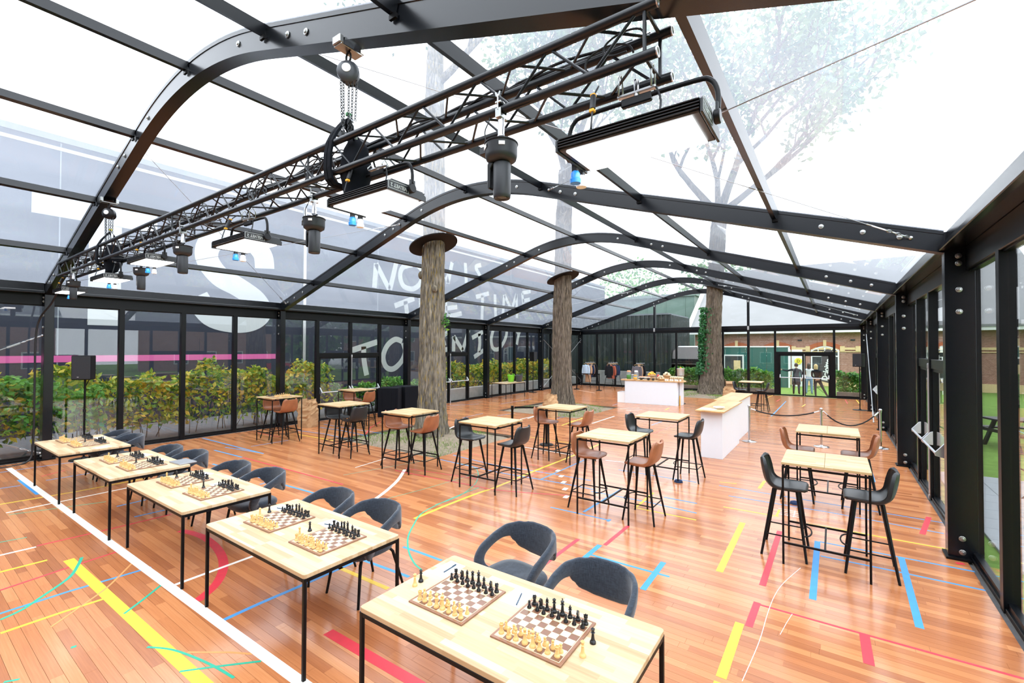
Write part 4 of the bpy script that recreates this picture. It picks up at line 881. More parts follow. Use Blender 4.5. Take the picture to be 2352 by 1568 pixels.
# feather flags
def feather_flag(x, y, z, rz, label, H, w, letters, mt):
    t = thing('feather_flag', label, 'flag', (x, y, z), rz, 'feather flags'); pole = stroke([(0, 0, 0), (0, 0, H * 0.5), (0.0, 0, H * 0.85), (0.1, 0, H * 0.97), (w * 0.55, 0, H)], 0, 4); MB().tube(pole, 0.012, 6).obj('pole', 'cloth_black', t, True)
    out = [(0.01, H * 0.28), (w, H * 0.25), (w * 1.02, H * 0.6), (w * 0.95, H * 0.85), (w * 0.6, H * 0.985), (w * 0.3, H * 0.99), (0.1, H * 0.95), (0.02, H * 0.84)]
    MB().prism(out, -0.004, 0.004, 'y').obj('sail', mt, t)
    if letters:
        o = link('lettering', text_mesh('Deloitte', 0.38, 'frame_white', 0.003, 0.014), t); o.matrix_local = Matrix(((0, -1, 0, w * 0.5), (0, 0, -1, -0.008), (1, 0, 0, 1.42), (0, 0, 0, 1)))
        o = MB().lathe([(0.045, 0), (0.045, 0.006), (0.001, 0.006)], 12).obj('dot', 'lime', t); o.location = (w * 0.62, -0.005, 1.42 + 0.80); o.rotation_euler = (R(90), 0, 0)
    for a in (0.6, -0.6): rod('stand_leg', (-0.5 * a + 0.1, 0.1, 0.5), (0.75 * a + 0.1, -0.2, 0), 0.012, 'cloth_black', t)
    return t
f1 = feather_flag(-0.93, 32.2, -0.16, 0.0, 'grey feather flag with white lettering on the far lawn', 2.62, 0.74, True, 'flag_grey'); f1.rotation_euler = (0, R(9), 0)
feather_flag(2.72, 11.2, -0.1, R(20), 'grey feather flag on the lawn outside the right glass wall', 3.0, 0.75, False, 'flag_grey')
# right side: paving, picnic tables, houses
pv = thing('paving', 'grey rectangular paving slabs outside the right glass wall', None, kind='structure')
for i in range(3):
    for j in range(10): bxo('paving_slab', (1.62 + 0.3 + i * 0.605, 7.35 + 0.25 + j * 0.505, -0.09), (0.6, 0.5, 0.05), 'paver_grey', pv, 0.004)
def picnic(x, y, rz, label):
    t = thing('picnic_table', label, 'picnic table', (x, y, -0.1), rz, 'picnic tables')
    for k in range(5): bxo('top_board', (0, -0.3 + 0.15 * k, 0.74), (1.8, 0.14, 0.04), 'fixture_grey', t)
    for s in (-1, 1):
        for k in range(2): bxo('bench_board', (0, s * (0.65 + 0.14 * k), 0.45), (1.8, 0.13, 0.04), 'fixture_grey', t)
        o = bxo('leg', (-0.65, s * 0.4, 0.36), (0.06, 0.08, 0.85), 'fixture_grey', t); o.rotation_euler = (s * 0.5, 0, 0); o = bxo('leg', (0.65, s * 0.4, 0.36), (0.06, 0.08, 0.85), 'fixture_grey', t); o.rotation_euler = (s * 0.5, 0, 0); bxo('bench_beam', (s * 0.65, 0, 0.42), (0.06, 1.5, 0.08), 'fixture_grey', t)
picnic(4.0, 16.5, R(20), 'dark picnic table on the lawn, farther one'); picnic(4.3, 11.5, R(60), 'dark picnic table on the lawn near the feather flag')
def house(x, y, w, d, h, rh, rz, label, seed):
    t = thing('terraced_house', label, 'building', (x, y, -0.2), rz, 'houses across the street'); bxo('wall', (0, 0, h / 2), (w, d, h), 'brick_wall', t); MB().prism([(-d / 2 - 0.4, h), (d / 2 + 0.4, h), (0, h + rh)], -w / 2 - 0.3, w / 2 + 0.3, 'x').obj('roof', 'slate_roof', t); bxo('gutter', (0, -d / 2 - 0.35, h), (w + 0.6, 0.15, 0.18), 'frame_white', t)
    for k in range(int(w / 2.6)):
        for z in (1.5, 4.2):
            if z < h - 1: b = bxo('window', (-w / 2 + 1.4 + 2.6 * k, -d / 2 - 0.02, z), (1.3, 0.1, 1.4), 'frame_white', t); bxo('pane', (0, -0.04, 0), (1.1, 0.06, 1.2), 'window_glass_dark', b)
house(24, 46, 16, 8, 5.4, 4.5, R(-35), 'brick house with dark slate roof seen through the right glass wall', 1); house(33, 26, 18, 8, 5.2, 4, R(-75), 'long brick house across the street on the right', 2); house(30, -2, 22, 8, 5.2, 4, R(-95), 'brick terrace across the street behind the right wall', 3)
house(-7, -15, 34, 8, 6.4, 4, R(180), 'unseen brick hall added behind the camera to darken reflections in the black frames', 5)  # unseen, added so the black columns mirror something dark instead of sky
def car(x, y, rz, m, label):
    t = thing('car', label, 'car', (x, y, -0.1), rz, 'parked cars'); MB().prism([(-2.1, 0.3), (2.1, 0.3), (2.15, 0.75), (1.3, 0.9), (0.7, 1.4), (-1.2, 1.42), (-1.95, 0.95), (-2.15, 0.8)], -0.85, 0.85, 'y').obj('body', m, t, False, 0.06)
    MB().prism([(1.2, 0.93), (0.68, 1.34), (-1.15, 1.36), (-1.75, 0.97)], -0.86, 0.86, 'y').obj('glazing', 'window_glass_dark', t)
    for a in (-1.35, 1.35):
        for s in (-1, 1): o = MB().lathe([(0.2, -0.1), (0.32, -0.1), (0.32, 0.1), (0.2, 0.1)], 14).obj('wheel', 'cloth_black', t); o.location = (a, s * 0.8, 0.32); o.rotation_euler = (R(90), 0, 0)
car(16, 30, R(60), 'van_white', 'white car parked beyond the lawn on the right'); car(20, 24, R(75), 'red_letter', 'red car parked beyond the lawn on the right')

# ---------------------------------------------------------------- people outside the far doors
def person(name, label, joints, edges, mats, pick, loc, hair, hairm, head):
    t = thing(name, label, 'person', loc); me = bpy.data.meshes.new('body'); ks = list(joints)
    me.from_pydata([joints[k][0] for k in ks], [], []); me.edges.add(len(edges)); 
    for e, (a, b) in zip(me.edges, edges): e.vertices = (ks.index(a), ks.index(b))
    o = bpy.data.objects.new('body', me); COL.objects.link(o); sk = o.modifiers.new('s', 'SKIN'); o.modifiers.new('d', 'SUBSURF').levels = 2
    for i, k in enumerate(ks): r = joints[k][1]; me.skin_vertices[0].data[i].radius = r if isinstance(r, tuple) else (r, r); me.skin_vertices[0].data[i].use_root = (k == 'pelvis')
    me.update(); dg = bpy.context.evaluated_depsgraph_get(); nm = bpy.data.meshes.new_from_object(o.evaluated_get(dg)); COL.objects.unlink(o); bpy.data.objects.remove(o)
    nm.materials.clear()
    for m in mats: nm.materials.append(M(m))
    for p in nm.polygons: p.material_index = pick(p.center); p.use_smooth = True
    link('body', nm, t)
    c, r = head; rr = random.Random(1); rows = []
    mb = MB(); n = 18
    for i in range(10):
        a = math.pi * i / 9; z = r[2] * math.cos(a); q = math.sin(a); rows.append([Vector((c[0] + r[0] * q * math.cos(b * 2 * math.pi / n), c[1] + r[1] * q * math.sin(b * 2 * math.pi / n), c[2] + z)) for b in range(n)])
    mb.grid(rows, True); h = mb.obj('head', 'skin', t, True)
    for s in (-1, 1): MB().ball((c[0] + s * r[0], c[1], c[2] - 0.01), 0.02, 8, 6, 1.5).obj('ear', 'skin', t, True); MB().ball((c[0] + s * 0.033, c[1] + r[1] * 0.93, c[2] + 0.005), 0.010, 8, 6).obj('eye', 'window_glass_dark', t, True)
    MB().prism([(-0.014, -0.03), (0.014, -0.03), (0.005, 0.015), (-0.005, 0.015)], c[1] + r[1] * 0.9, c[1] + r[1] + 0.018, 'y').obj('nose', 'skin', t, True, loc=(c[0], 0, c[2])); bxo('mouth', (c[0], c[1] + r[1] * 0.88, c[2] - 0.055), (0.045, 0.02, 0.01), 'cloth_rust', t, 0.003)
    hm = MB(); rows = []
    for i in range(9):
        a = math.pi * 0.62 * i / 8; z = (r[2] + 0.016) * math.cos(a); q = math.sin(a); rows.append([Vector((c[0] + (r[0] + 0.016) * q * math.cos(b * 2 * math.pi / n), c[1] - 0.022 + (r[1] + 0.012) * q * math.sin(b * 2 * math.pi / n), c[2] + 0.012 + z * (1 if math.sin(b * 2 * math.pi / n) < 0.3 or i < 5 else 0.4) - (hair if i == 8 and math.sin(b * 2 * math.pi / n) < 0.2 else 0))) for b in range(n)])
    hm.grid(rows, True).obj('hair', hairm, t, True)
    return t
def hand(par, p, d, m='skin', s=1.0):
    """palm with four fingers and a thumb, slightly curled, pointing along d"""
    d = Vector(d).normalized(); u = d.orthogonal().normalized(); w = d.cross(u); p = Vector(p); mb = MB()
    mb.tube([p - d * 0.01, p + d * 0.04, p + d * 0.085], [0.024 * s, 0.036 * s, 0.032 * s], 8)
    for k, l in enumerate((0.07, 0.08, 0.075, 0.058)):
        b = p + d * 0.08 + w * (0.024 - 0.016 * k); mb.tube([b, b + d * l * 0.5 + u * 0.008, b + d * l * 0.85 + u * 0.028], [0.0088, 0.008, 0.0065], 6)
    b = p + d * 0.025 + w * 0.03; mb.tube([b, b + d * 0.03 + w * 0.025, b + d * 0.06 + w * 0.03], [0.011, 0.0095, 0.007], 6); return mb.obj('hand', m, par, True)
ED = [('pelvis', 'waist'), ('waist', 'chest'), ('chest', 'neck0'), ('neck0', 'neck'), ('chest', 'shl'), ('shl', 'ell'), ('ell', 'wrl'), ('chest', 'shr'), ('shr', 'elr'), ('elr', 'wrr'), ('pelvis', 'hipl'), ('hipl', 'knl'), ('knl', 'anl'), ('anl', 'tol'), ('pelvis', 'hipr'), ('hipr', 'knr'), ('knr', 'anr'), ('anr', 'tor')]
def J(lean=0.0, shx=0.0, arms=None, legs=None, top=1.0):
    j = dict(pelvis=((0, 0, 0.93), (0.15, 0.11)), waist=((0, 0, 1.08), (0.135, 0.10)), chest=((shx * .5, 0, 1.30), (0.155, 0.11)), neck0=((shx, 0, 1.43), (0.07, 0.065)), neck=((shx, 0.01, 1.52), (0.05, 0.05)))
    j.update(arms); j.update(legs); return j
LEGS = dict(hipl=((-0.1, 0, 0.84), 0.095), knl=((-0.12, 0.01, 0.47), 0.068), anl=((-0.13, -0.02, 0.08), 0.05), tol=((-0.14, 0.14, 0.04), 0.04), hipr=((0.1, 0, 0.84), 0.095), knr=((0.12, 0.01, 0.47), 0.068), anr=((0.13, -0.02, 0.08), 0.05), tor=((0.15, 0.14, 0.04), 0.04))
pa = person('person', 'person in dark top and apron pointing left outside the far door', J(arms=dict(shl=((-0.2, 0, 1.39), 0.065), ell=((-0.42, 0.03, 1.31), 0.05), wrl=((-0.68, 0.06, 1.36), 0.038), shr=((0.2, 0, 1.38), 0.065), elr=((0.27, -0.05, 1.12), 0.05), wrr=((0.26, -0.1, 0.9), 0.036)), legs=LEGS), ED, ['cloth_charcoal', 'cloth_black', 'skin', 'cloth_black'], lambda c: 2 if c.z > 1.47 or c.x < -0.69 else (1 if c.z < 1.02 else 0), (-1.72, 30.0, -0.16), 0.03, 'hair_brown', ((0, 0.02, 1.63), (0.078, 0.098, 0.115)))
hand(pa, (-0.70, 0.06, 1.365), (-1, 0.1, 0.05)); hand(pa, (0.26, -0.11, 0.88), (0, 0, -1))
MB().prism([(-0.2, 0.55), (0.2, 0.55), (0.18, 1.02), (-0.18, 1.02)], -0.16, 0.15, 'y').obj('apron', 'cloth_black', pa, False, 0.03)
pb = person('person', 'person in a pale top and blue jeans half hidden by the door frame', J(arms=dict(shl=((-0.19, 0, 1.38), 0.062), ell=((-0.24, 0.06, 1.12), 0.046), wrl=((-0.2, 0.2, 0.95), 0.034), shr=((0.19, 0, 1.38), 0.062), elr=((0.25, 0.05, 1.12), 0.046), wrr=((0.2, 0.2, 0.95), 0.034)), legs=LEGS), ED, ['cloth_white', 'denim', 'skin'], lambda c: 2 if c.z > 1.46 else (1 if c.z < 0.98 else 0), (-1.15, 30.7, -0.16), 0.16, 'hair_brown', ((0, 0.02, 1.62), (0.076, 0.096, 0.112)))
hand(pb, (-0.2, 0.21, 0.93), (0.1, 0.6, -0.8)); hand(pb, (0.2, 0.21, 0.93), (-0.1, 0.6, -0.8))
LG2 = dict(hipl=((-0.1, 0, 0.82), 0.09), knl=((-0.1, -0.02, 0.45), 0.064), anl=((-0.08, -0.06, 0.08), 0.047), tol=((-0.08, 0.1, 0.04), 0.038), hipr=((0.1, 0, 0.82), 0.09), knr=((0.24, 0.03, 0.46), 0.064), anr=((0.42, 0.04, 0.08), 0.047), tor=((0.5, 0.16, 0.04), 0.038))
pc = person('person', 'blonde person in black holding hands behind the back outside the far door', J(shx=-0.06, arms=dict(shl=((-0.24, 0, 1.36), 0.062), ell=((-0.24, -0.13, 1.1), 0.046), wrl=((-0.05, -0.2, 0.93), 0.034), shr=((0.12, 0, 1.36), 0.062), elr=((0.2, -0.13, 1.1), 0.046), wrr=((0.05, -0.2, 0.93), 0.034)), legs=LG2), ED, ['cloth_black', 'cloth_charcoal', 'skin'], lambda c: 2 if c.z > 1.45 or (c.y < -0.18 and c.z < 0.97) else (1 if c.z < 0.7 else 0), (-0.72, 29.3, -0.16), 0.10, 'hair_blonde', ((-0.07, 0.02, 1.60), (0.077, 0.097, 0.113)))
hand(pc, (-0.04, -0.21, 0.93), (1, -0.1, -0.3)); hand(pc, (0.04, -0.22, 0.92), (-1, -0.1, -0.3))
# ---------------------------------------------------------------- chess tables and armchairs
def chess_table(name, label, x, y, rz=0.0):
    t = thing(name, label, 'table', (x, y, 0), rz, 'chess tables')
    return t
def build_low_table(t, L_, W_, H_):
    MB().prism([(sx * (L_ / 2) - sx * c, sy * (W_ / 2) - sy * d) for sx, sy, c, d in ((-1, -1, 0, .02), (-1, -1, .006, .006), (-1, -1, .02, 0), (1, -1, .02, 0), (1, -1, .006, .006), (1, -1, 0, .02), (1, 1, 0, .02), (1, 1, .006, .006), (1, 1, .02, 0), (-1, 1, .02, 0), (-1, 1, .006, .006), (-1, 1, 0, .02))], H_ - 0.03, H_).obj('tabletop', 'butcher_block', t, False, 0.002)
    r = 0.0125
    for sx in (-1, 1):
        for sy in (-1, 1): bxo('leg', (sx * (L_ / 2 - 0.0135), sy * (W_ / 2 - 0.0135), (H_ - 0.03) / 2), (0.025, 0.025, H_ - 0.03), 'black_steel', t, 0.003)
        bxo('apron_rail', (sx * (L_ / 2 - 0.0135), 0, H_ - 0.045), (0.025, W_ - 0.054, 0.028), 'black_steel', t, 0.003)
    for sy in (-1, 1): bxo('apron_rail', (0, sy * (W_ / 2 - 0.0135), H_ - 0.045), (L_ - 0.054, 0.025, 0.028), 'black_steel', t, 0.003)
TL, TW, TH = 1.63, 0.872, 0.752
TAB = [('nearest', -1.62, 2.235, 0.004), ('second', -3.895, 2.245, 0.0), ('third', -6.045, 2.235, 0.004), ('fourth', -8.09, 2.165, 0.006), ('fifth', -10.375, 2.115, 0.012)]
TPH = ['nearest chess table', 'second chess table', 'third chess table', 'fourth chess table', 'farthest chess table']
TLAB = ['low chess table closest to the camera, pale wooden top on black steel frame', 'second low chess table counted from the camera, pale butcher-block top', 'third low chess table counted from the camera, in the middle of the row', 'fourth low chess table, with a closed laptop at its right corner', 'farthest low chess table in the row, beside the black floor speaker']
t0 = None
for i, (n_, x, y, a) in enumerate(TAB):
    if i == 0: t0 = chess_table('chess_table', TLAB[0], x, y, a); build_low_table(t0, TL, TW, TH)
    else: dup(t0, (x, y, 0), a, TLAB[i])
def chair_section(c, side, up, h, th, n=12):
    pts = []
    for k in range(n):
        a = 2 * math.pi * k / n; ca, sa = math.cos(a), math.sin(a); e = 0.55
        pts.append(c + up * (h / 2) * math.copysign(abs(sa) ** e, sa) + side * (th / 2) * math.copysign(abs(ca) ** e, ca))
    return pts
def armchair(label):
    """front is -Y, back +Y; upholstered shell, arms sweep from the seat sides into the backrest"""
    t = thing('armchair', label, 'chair', group='dark fabric armchairs'); s = MB()
    # seat pad
    rows = []
    for f, z in ((0.93, 0.395), (1.0, 0.415), (1.0, 0.445), (0.95, 0.465), (0.7, 0.472), (0.0, 0.468)):
        rows.append([Vector((0.255 * f * math.copysign(abs(math.cos(a)) ** 0.62, math.cos(a)), -0.01 + 0.245 * f * math.copysign(abs(math.sin(a)) ** 0.62, math.sin(a)), z + 0.012 * math.cos(a) ** 2 * f)) for a in [2 * math.pi * k / 36 for k in range(36)]])
    s.grid(rows, True); s.add(rows[0], [tuple(range(35, -1, -1))]); s.obj('seat', 'chair_fabric', t, True)
    # arms + backrest: one swept band
    b = MB(); half = [(-0.245, -0.10, 0.435, 0.10, 0.05), (-0.272, -0.135, 0.475, 0.105, 0.05), (-0.295, -0.135, 0.54, 0.10, 0.05), (-0.302, -0.09, 0.605, 0.088, 0.048), (-0.300, 0.0, 0.655, 0.08, 0.046), (-0.288, 0.10, 0.695, 0.085, 0.044), (-0.258, 0.20, 0.715, 0.115, 0.042), (-0.215, 0.265, 0.695, 0.19, 0.04), (-0.16, 0.305, 0.668, 0.255, 0.038), (-0.08, 0.328, 0.655, 0.285, 0.036), (0.0, 0.334, 0.652, 0.29, 0.036)]
    full = half + [(-x, y, z, h, th) for x, y, z, h, th in half[-2::-1]]
    P = stroke([(p[0], p[1], p[2]) for p in full], 0, 4); n = len(P); rows = []
    for i, p in enumerate(P):
        u = i / 4; k = min(int(u), len(full) - 2); f = u - k; f = f * f * (3 - 2 * f); h = full[k][3] * (1 - f) + full[k + 1][3] * f; th = full[k][4] * (1 - f) + full[k + 1][4] * f
        tg = (P[min(i + 1, n - 1)] - P[max(i - 1, 0)]).normalized(); rad = Vector((p.x, max(p.y, 0.02) * 0.9 + 0.0, 0)).normalized(); side = (rad - tg * rad.dot(tg)).normalized(); up = tg.cross(side).normalized()
        if up.z < 0 and abs(up.z) > 0.3: up = -up
        if i and (up - rows_up).length > 1.2: up = -up
        rows_up = up
        lean = Vector((0, 0.0, 0)); rows.append(chair_section(p, side, up, h, th))
    b.grid(rows, True); b.add(rows[0], [tuple(range(11, -1, -1))]); b.add(rows[-1], [tuple(range(12))])
    b.obj('backrest', 'chair_fabric', t, True)
    for sx in (-1, 1):
        MB().tube([(sx * 0.12, -0.12, 0.392), (sx * 0.19, -0.165, 0.385), (sx * 0.205, -0.185, 0.36), (sx * 0.245, -0.235, 0.0)], [0.014, 0.015, 0.015, 0.012], 8).obj('leg', 'black_steel', t, 'auto')
        MB().tube([(sx * 0.12, 0.13, 0.392), (sx * 0.18, 0.18, 0.388), (sx * 0.195, 0.20, 0.36), (sx * 0.235, 0.30, 0.0)], [0.014, 0.015, 0.015, 0.012], 8).obj('leg', 'black_steel', t, 'auto')
    bxo('underframe', (0, 0, 0.393), (0.3, 0.32, 0.012), 'black_steel', t)
    return t
ch0 = None
CH = [(-2.21, 3.17, -0.16, 'left chair'), (-1.385, 2.86, -0.02, 'right chair'), (-4.50, 2.80, -0.05, 'left chair'), (-3.775, 2.83, 0.0, 'right chair'), (-6.73, 2.75, 0.0, 'left chair'), (-5.96, 2.82, 0.03, 'right chair'), (-8.72, 2.63, 0.02, 'left chair'), (-7.985, 2.71, 0.0, 'right chair'), (-11.1, 2.6, 0.0, 'left chair'), (-10.42, 2.61, 0.02, 'right chair')]
for i, (x, y, a, w) in enumerate(CH):
    lab = 'dark grey fabric armchair, %s behind the %s' % (w.split()[0] + ' one', TPH[i // 2])
    if i == 0: lab = 'dark grey fabric armchair pulled back from the nearest chess table, its seat visible'
    if i == 1: lab = 'dark grey fabric armchair pushed against the right half of the nearest chess table'
    if ch0 is None: ch0 = armchair(lab); ch0.location = (x, y, 0); ch0.rotation_euler = (0, 0, a)
    else: dup(ch0, (x, y, 0), a, lab)

# ---------------------------------------------------------------- bar tables and stools
def bar_table(label):
    t = thing('bar_table', label, 'table', group='high bar tables'); S = 0.39; H = 1.12
    for k in (-1, 1): bxo('tabletop', (k * 0.1985, 0, H - 0.0135), (0.3955, 0.796, 0.027), 'bar_top_wood', t, 0.003)
    for sx in (-1, 1):
        for sy in (-1, 1): bxo('leg', (sx * (S - 0.01), sy * (S - 0.01), (H - 0.045) / 2), (0.02, 0.02, H - 0.045), 'black_steel', t, 0.002)
        bxo('top_rail', (sx * (S - 0.01), 0, H - 0.055), (0.018, 0.74, 0.02), 'black_steel', t); bxo('top_rail', (0, sx * (S - 0.01), H - 0.055), (0.74, 0.018, 0.02), 'black_steel', t)
        bxo('foot_rail', (0, sx * (S - 0.01), 0.235), (0.74, 0.018, 0.02), 'black_steel', t)
        for sy in (-0.3, 0.3): bxo('spacer', (sx * (S - 0.01), sy, H - 0.036), (0.02, 0.03, 0.018), 'black_steel', t)
    bxo('foot_rail', (0, 0, 0.235), (0.018, 0.74, 0.02), 'black_steel', t)
    return t
def stool(label, lea):
    """front is -Y; moulded leather shell on four splayed steel legs"""
    t = thing('bar_stool', label, 'stool', group='leather bar stools')
    prof = [(-0.235, 0.758), (-0.228, 0.776), (-0.20, 0.787), (-0.12, 0.785), (-0.03, 0.776), (0.05, 0.775), (0.11, 0.79), (0.155, 0.83), (0.18, 0.885), (0.196, 0.95), (0.208, 1.02), (0.212, 1.062), (0.214, 1.075)]
    hw = [0.12, 0.165, 0.19, 0.205, 0.212, 0.214, 0.210, 0.206, 0.202, 0.194, 0.18, 0.162, 0.125]
    curl = [0.0, 0.002, 0.004, 0.006, 0.009, 0.012, 0.016, 0.02, 0.024, 0.026, 0.024, 0.02, 0.012]
    prof2 = stroke([(p[0], p[1]) for p in prof], 0, 3); nw = 12; top = []; N_ = len(prof2)
    for i, p in enumerate(prof2):
        u = i / 3; k = min(int(u), len(hw) - 2); f = u - k; w = hw[k] * (1 - f) + hw[k + 1] * f; c = curl[k] * (1 - f) + curl[k + 1] * f
        tg = (prof2[min(i + 1, N_ - 1)] - prof2[max(i - 1, 0)]).normalized(); nr = Vector((-tg.y, tg.x))
        if nr.y < 0 and i < 8: nr = -nr
        row = []
        for j in range(nw + 1):
            v = -1 + 2 * j / nw; q = p + nr * c * 2.2 * abs(v) ** 2.4
            row.append(Vector((w * math.sin(v * math.pi / 2) ** 1 if True else 0, q.x, q.y)))
        top.append(row)
    nrm = []
    for i in range(N_):
        r_ = []
        for j in range(nw + 1):
            a = top[min(i + 1, N_ - 1)][j] - top[max(i - 1, 0)][j]; b = top[i][min(j + 1, nw)] - top[i][max(j - 1, 0)]; nn = b.cross(a); nn = nn.normalized() if nn.length > 1e-9 else Vector((0, 0, 1)); r_.append(nn)
        nrm.append(r_)
    bot = [[top[i][j] - nrm[i][j] * (0.03 if 0 < j < nw else 0.014) for j in range(nw + 1)] for i in range(N_)]
    mb = MB(); mb.grid([top[i] + bot[i][::-1] for i in range(N_)], True)
    mb.add(top[0] + bot[0], [(j, j + 1, nw + 2 + j, nw + 1 + j) for j in range(nw)]); mb.add(top[-1] + bot[-1], [(j, j + 1, nw + 2 + j, nw + 1 + j) for j in range(nw)])
    mb.obj('seat_shell', lea, t, 'auto')
    bxo('seat_plate', (0, -0.02, 0.742), (0.26, 0.26, 0.012), 'black_steel', t)
    for sx in (-1, 1):
        for sy, fy in ((-1, -0.225), (1, 0.215)):
            MB().tube([(sx * 0.115, -0.02 + sy * 0.115, 0.745), (sx * 0.245, fy, 0.0)], [0.02, 0.0125], 8).obj('leg', 'black_steel', t, 'auto')
        rod('stretcher', (sx * 0.206, -0.2, 0.24), (sx * 0.206, 0.18, 0.24), 0.008, 'black_steel', t)
    MB().tube(stroke([(-0.2, -0.19, 0.275), (-0.13, -0.245, 0.272), (0, -0.265, 0.27), (0.13, -0.245, 0.272), (0.2, -0.19, 0.275)], 0, 4), 0.008, 8).obj('foot_ring', 'black_steel', t, True)
    rod('stretcher', (-0.2, 0.185, 0.24), (0.2, 0.185, 0.24), 0.008, 'black_steel', t)
    bxo('seam_tag', (0.205, 0.14, 0.83), (0.004, 0.012, 0.028), 'pastry', t)
    return t
# centre x, centre y, stool leather, table phrase, stool offsets (left dx, dy, rz ; right dx, dy, rz)
BT = [(-0.09, 6.245, 'black_leather', 'bar table nearest the right glass wall', (-0.395, 0.0, 0.0), (0.40, 0.0, 0.0)),
      (-2.64, 6.29, 'brown_leather', 'bar table in the middle foreground', (-0.40, 0.02, 0.0), (0.46, 0.02, 0.0)),
      (-4.855, 6.25, 'black_leather', 'bar table right of the mossy trunk', (-0.50, 0.02, 0.0), (0.49, 0.0, 0.0)),
      (-6.885, 6.25, 'brown_leather', 'bar table in front of the mossy trunk', (-0.40, 0.02, 0.0), (0.41, 0.0, 0.1)),
      (-9.06, 6.25, 'black_leather', 'bar table left of the mossy trunk', (-0.34, 0.05, 0.0), (0.38, 0.0, 0.0)),
      (-11.73, 6.18, 'brown_leather', 'bar table with a chess set on it', (-0.36, 0.05, 0.0), (0.40, -0.05, 0.1)),
      (-0.09, 8.62, 'brown_leather', 'bar table behind the right-hand one', (-0.40, 0.0, 0.0), (0.40, 0.0, 0.0)),
      (-2.645, 8.68, 'black_leather', 'bar table before the white counter', (-0.46, 0.0, 0.0), (0.48, 0.0, 0.0)),
      (-4.78, 8.66, 'brown_leather', 'bar table before the middle trunk', (-0.36, -0.1, 0.0), (0.44, 0.0, 0.0)),
      (-11.86, 8.62, 'brown_leather', 'bar table beside the black planters', (-0.36, 0.1, 0.0), (0.42, 0.0, 0.1)),
      (-2.61, 19.75, 'black_leather', 'far bar table near the double door', (-0.42, 0.0, 0.0), (0.38, 0.0, 0.0))]
bt0 = None; st0 = {}
for x, y, lea, ph, lo, ro in BT:
    lab = ph.replace('bar table', 'high wooden bar table on thin black legs', 1) if 'far' not in ph else 'far high wooden bar table near the double door'
    if bt0 is None: bt0 = bar_table(lab); bt0.location = (x, y, 0)
    else: dup(bt0, (x, y, 0), 0, lab)
    cn = 'brown' if 'brown' in lea else 'black'
    for (dx, dy, a), sd in ((lo, 'left'), (ro, 'right')):
        rz = (R(90) if sd == 'left' else R(-90)) + a
        sl = '%s leather stool, %s side of the %s' % (cn, sd, ph)
        if lea not in st0: st0[lea] = stool(sl, lea); st0[lea].location = (x + dx, y + dy, 0); st0[lea].rotation_euler = (0, 0, rz)
        else: dup(st0[lea], (x + dx, y + dy, 0), rz, sl)

# ---------------------------------------------------------------- chess sets
def piece_meshes():
    base = [(0.016, 0), (0.0165, 0.004), (0.0155, 0.010), (0.0125, 0.013)]
    P = {}
    P['pawn'] = [(0.0135, 0), (0.014, 0.004), (0.0125, 0.010), (0.0085, 0.016), (0.0058, 0.028), (0.009, 0.031), (0.0055, 0.033), (0.0078, 0.038), (0.0078, 0.042), (0.005, 0.046), (0.001, 0.047)]
    P['rook'] = base + [(0.0105, 0.020), (0.009, 0.036), (0.012, 0.039), (0.0105, 0.041), (0.0125, 0.044), (0.0125, 0.053), (0.009, 0.053), (0.009, 0.048), (0.001, 0.048)]
    P['bishop'] = base + [(0.009, 0.022), (0.0065, 0.044), (0.0115, 0.047), (0.0062, 0.050), (0.0092, 0.057), (0.0085, 0.062), (0.004, 0.069), (0.0028, 0.071), (0.0034, 0.074), (0.001, 0.076)]
    P['queen'] = [(0.0178, 0), (0.018, 0.004), (0.0165, 0.012), (0.013, 0.015), (0.0095, 0.026), (0.0068, 0.055), (0.0125, 0.058), (0.0068, 0.061), (0.0085, 0.068), (0.0118, 0.078), (0.0085, 0.077), (0.0045, 0.081), (0.0036, 0.085), (0.001, 0.087)]
    P['king'] = [(0.0185, 0), (0.019, 0.004), (0.017, 0.012), (0.0135, 0.015), (0.0098, 0.027), (0.0072, 0.060), (0.013, 0.063), (0.0072, 0.066), (0.009, 0.074), (0.0118, 0.082), (0.006, 0.086), (0.003, 0.088), (0.002, 0.089)]
    out = {}
    for col, mt in (('white', 'boxwood'), ('black', 'ebony')):
        for k, pr in P.items():
            mb = MB().lathe(pr, 12)
            if k == 'king': mb.box((0, 0, 0.094), (0.0035, 0.003, 0.012)); mb.box((0, 0, 0.095), (0.010, 0.003, 0.0035))
            if k == 'rook':
                for a in range(5): mb.box((0.0108 * math.cos(a * 1.2566), 0.0108 * math.sin(a * 1.2566), 0.0545), (0.0045, 0.0045, 0.004), Matrix.Rotation(a * 1.2566, 3, 'Z'))
            out[col, k] = mb.mesh(k, mt, 'auto')
        mb = MB().lathe(base + [(0.011, 0.017), (0.010, 0.021)], 12)
        hd = [(0.0105, 0.018), (0.0095, 0.030), (0.004, 0.036), (0.0055, 0.041), (0.0135, 0.038), (0.0165, 0.041), (0.0155, 0.047), (0.008, 0.054), (0.0035, 0.061), (0.001, 0.058), (-0.006, 0.055), (-0.0105, 0.046), (-0.0115, 0.034), (-0.0105, 0.018)]
        mb.prism([(a, b) for a, b in hd], -0.0055, 0.0055, 'x'); out[col, 'knight'] = mb.mesh('knight', mt, 'auto', 0)
    return out
PM = piece_meshes()
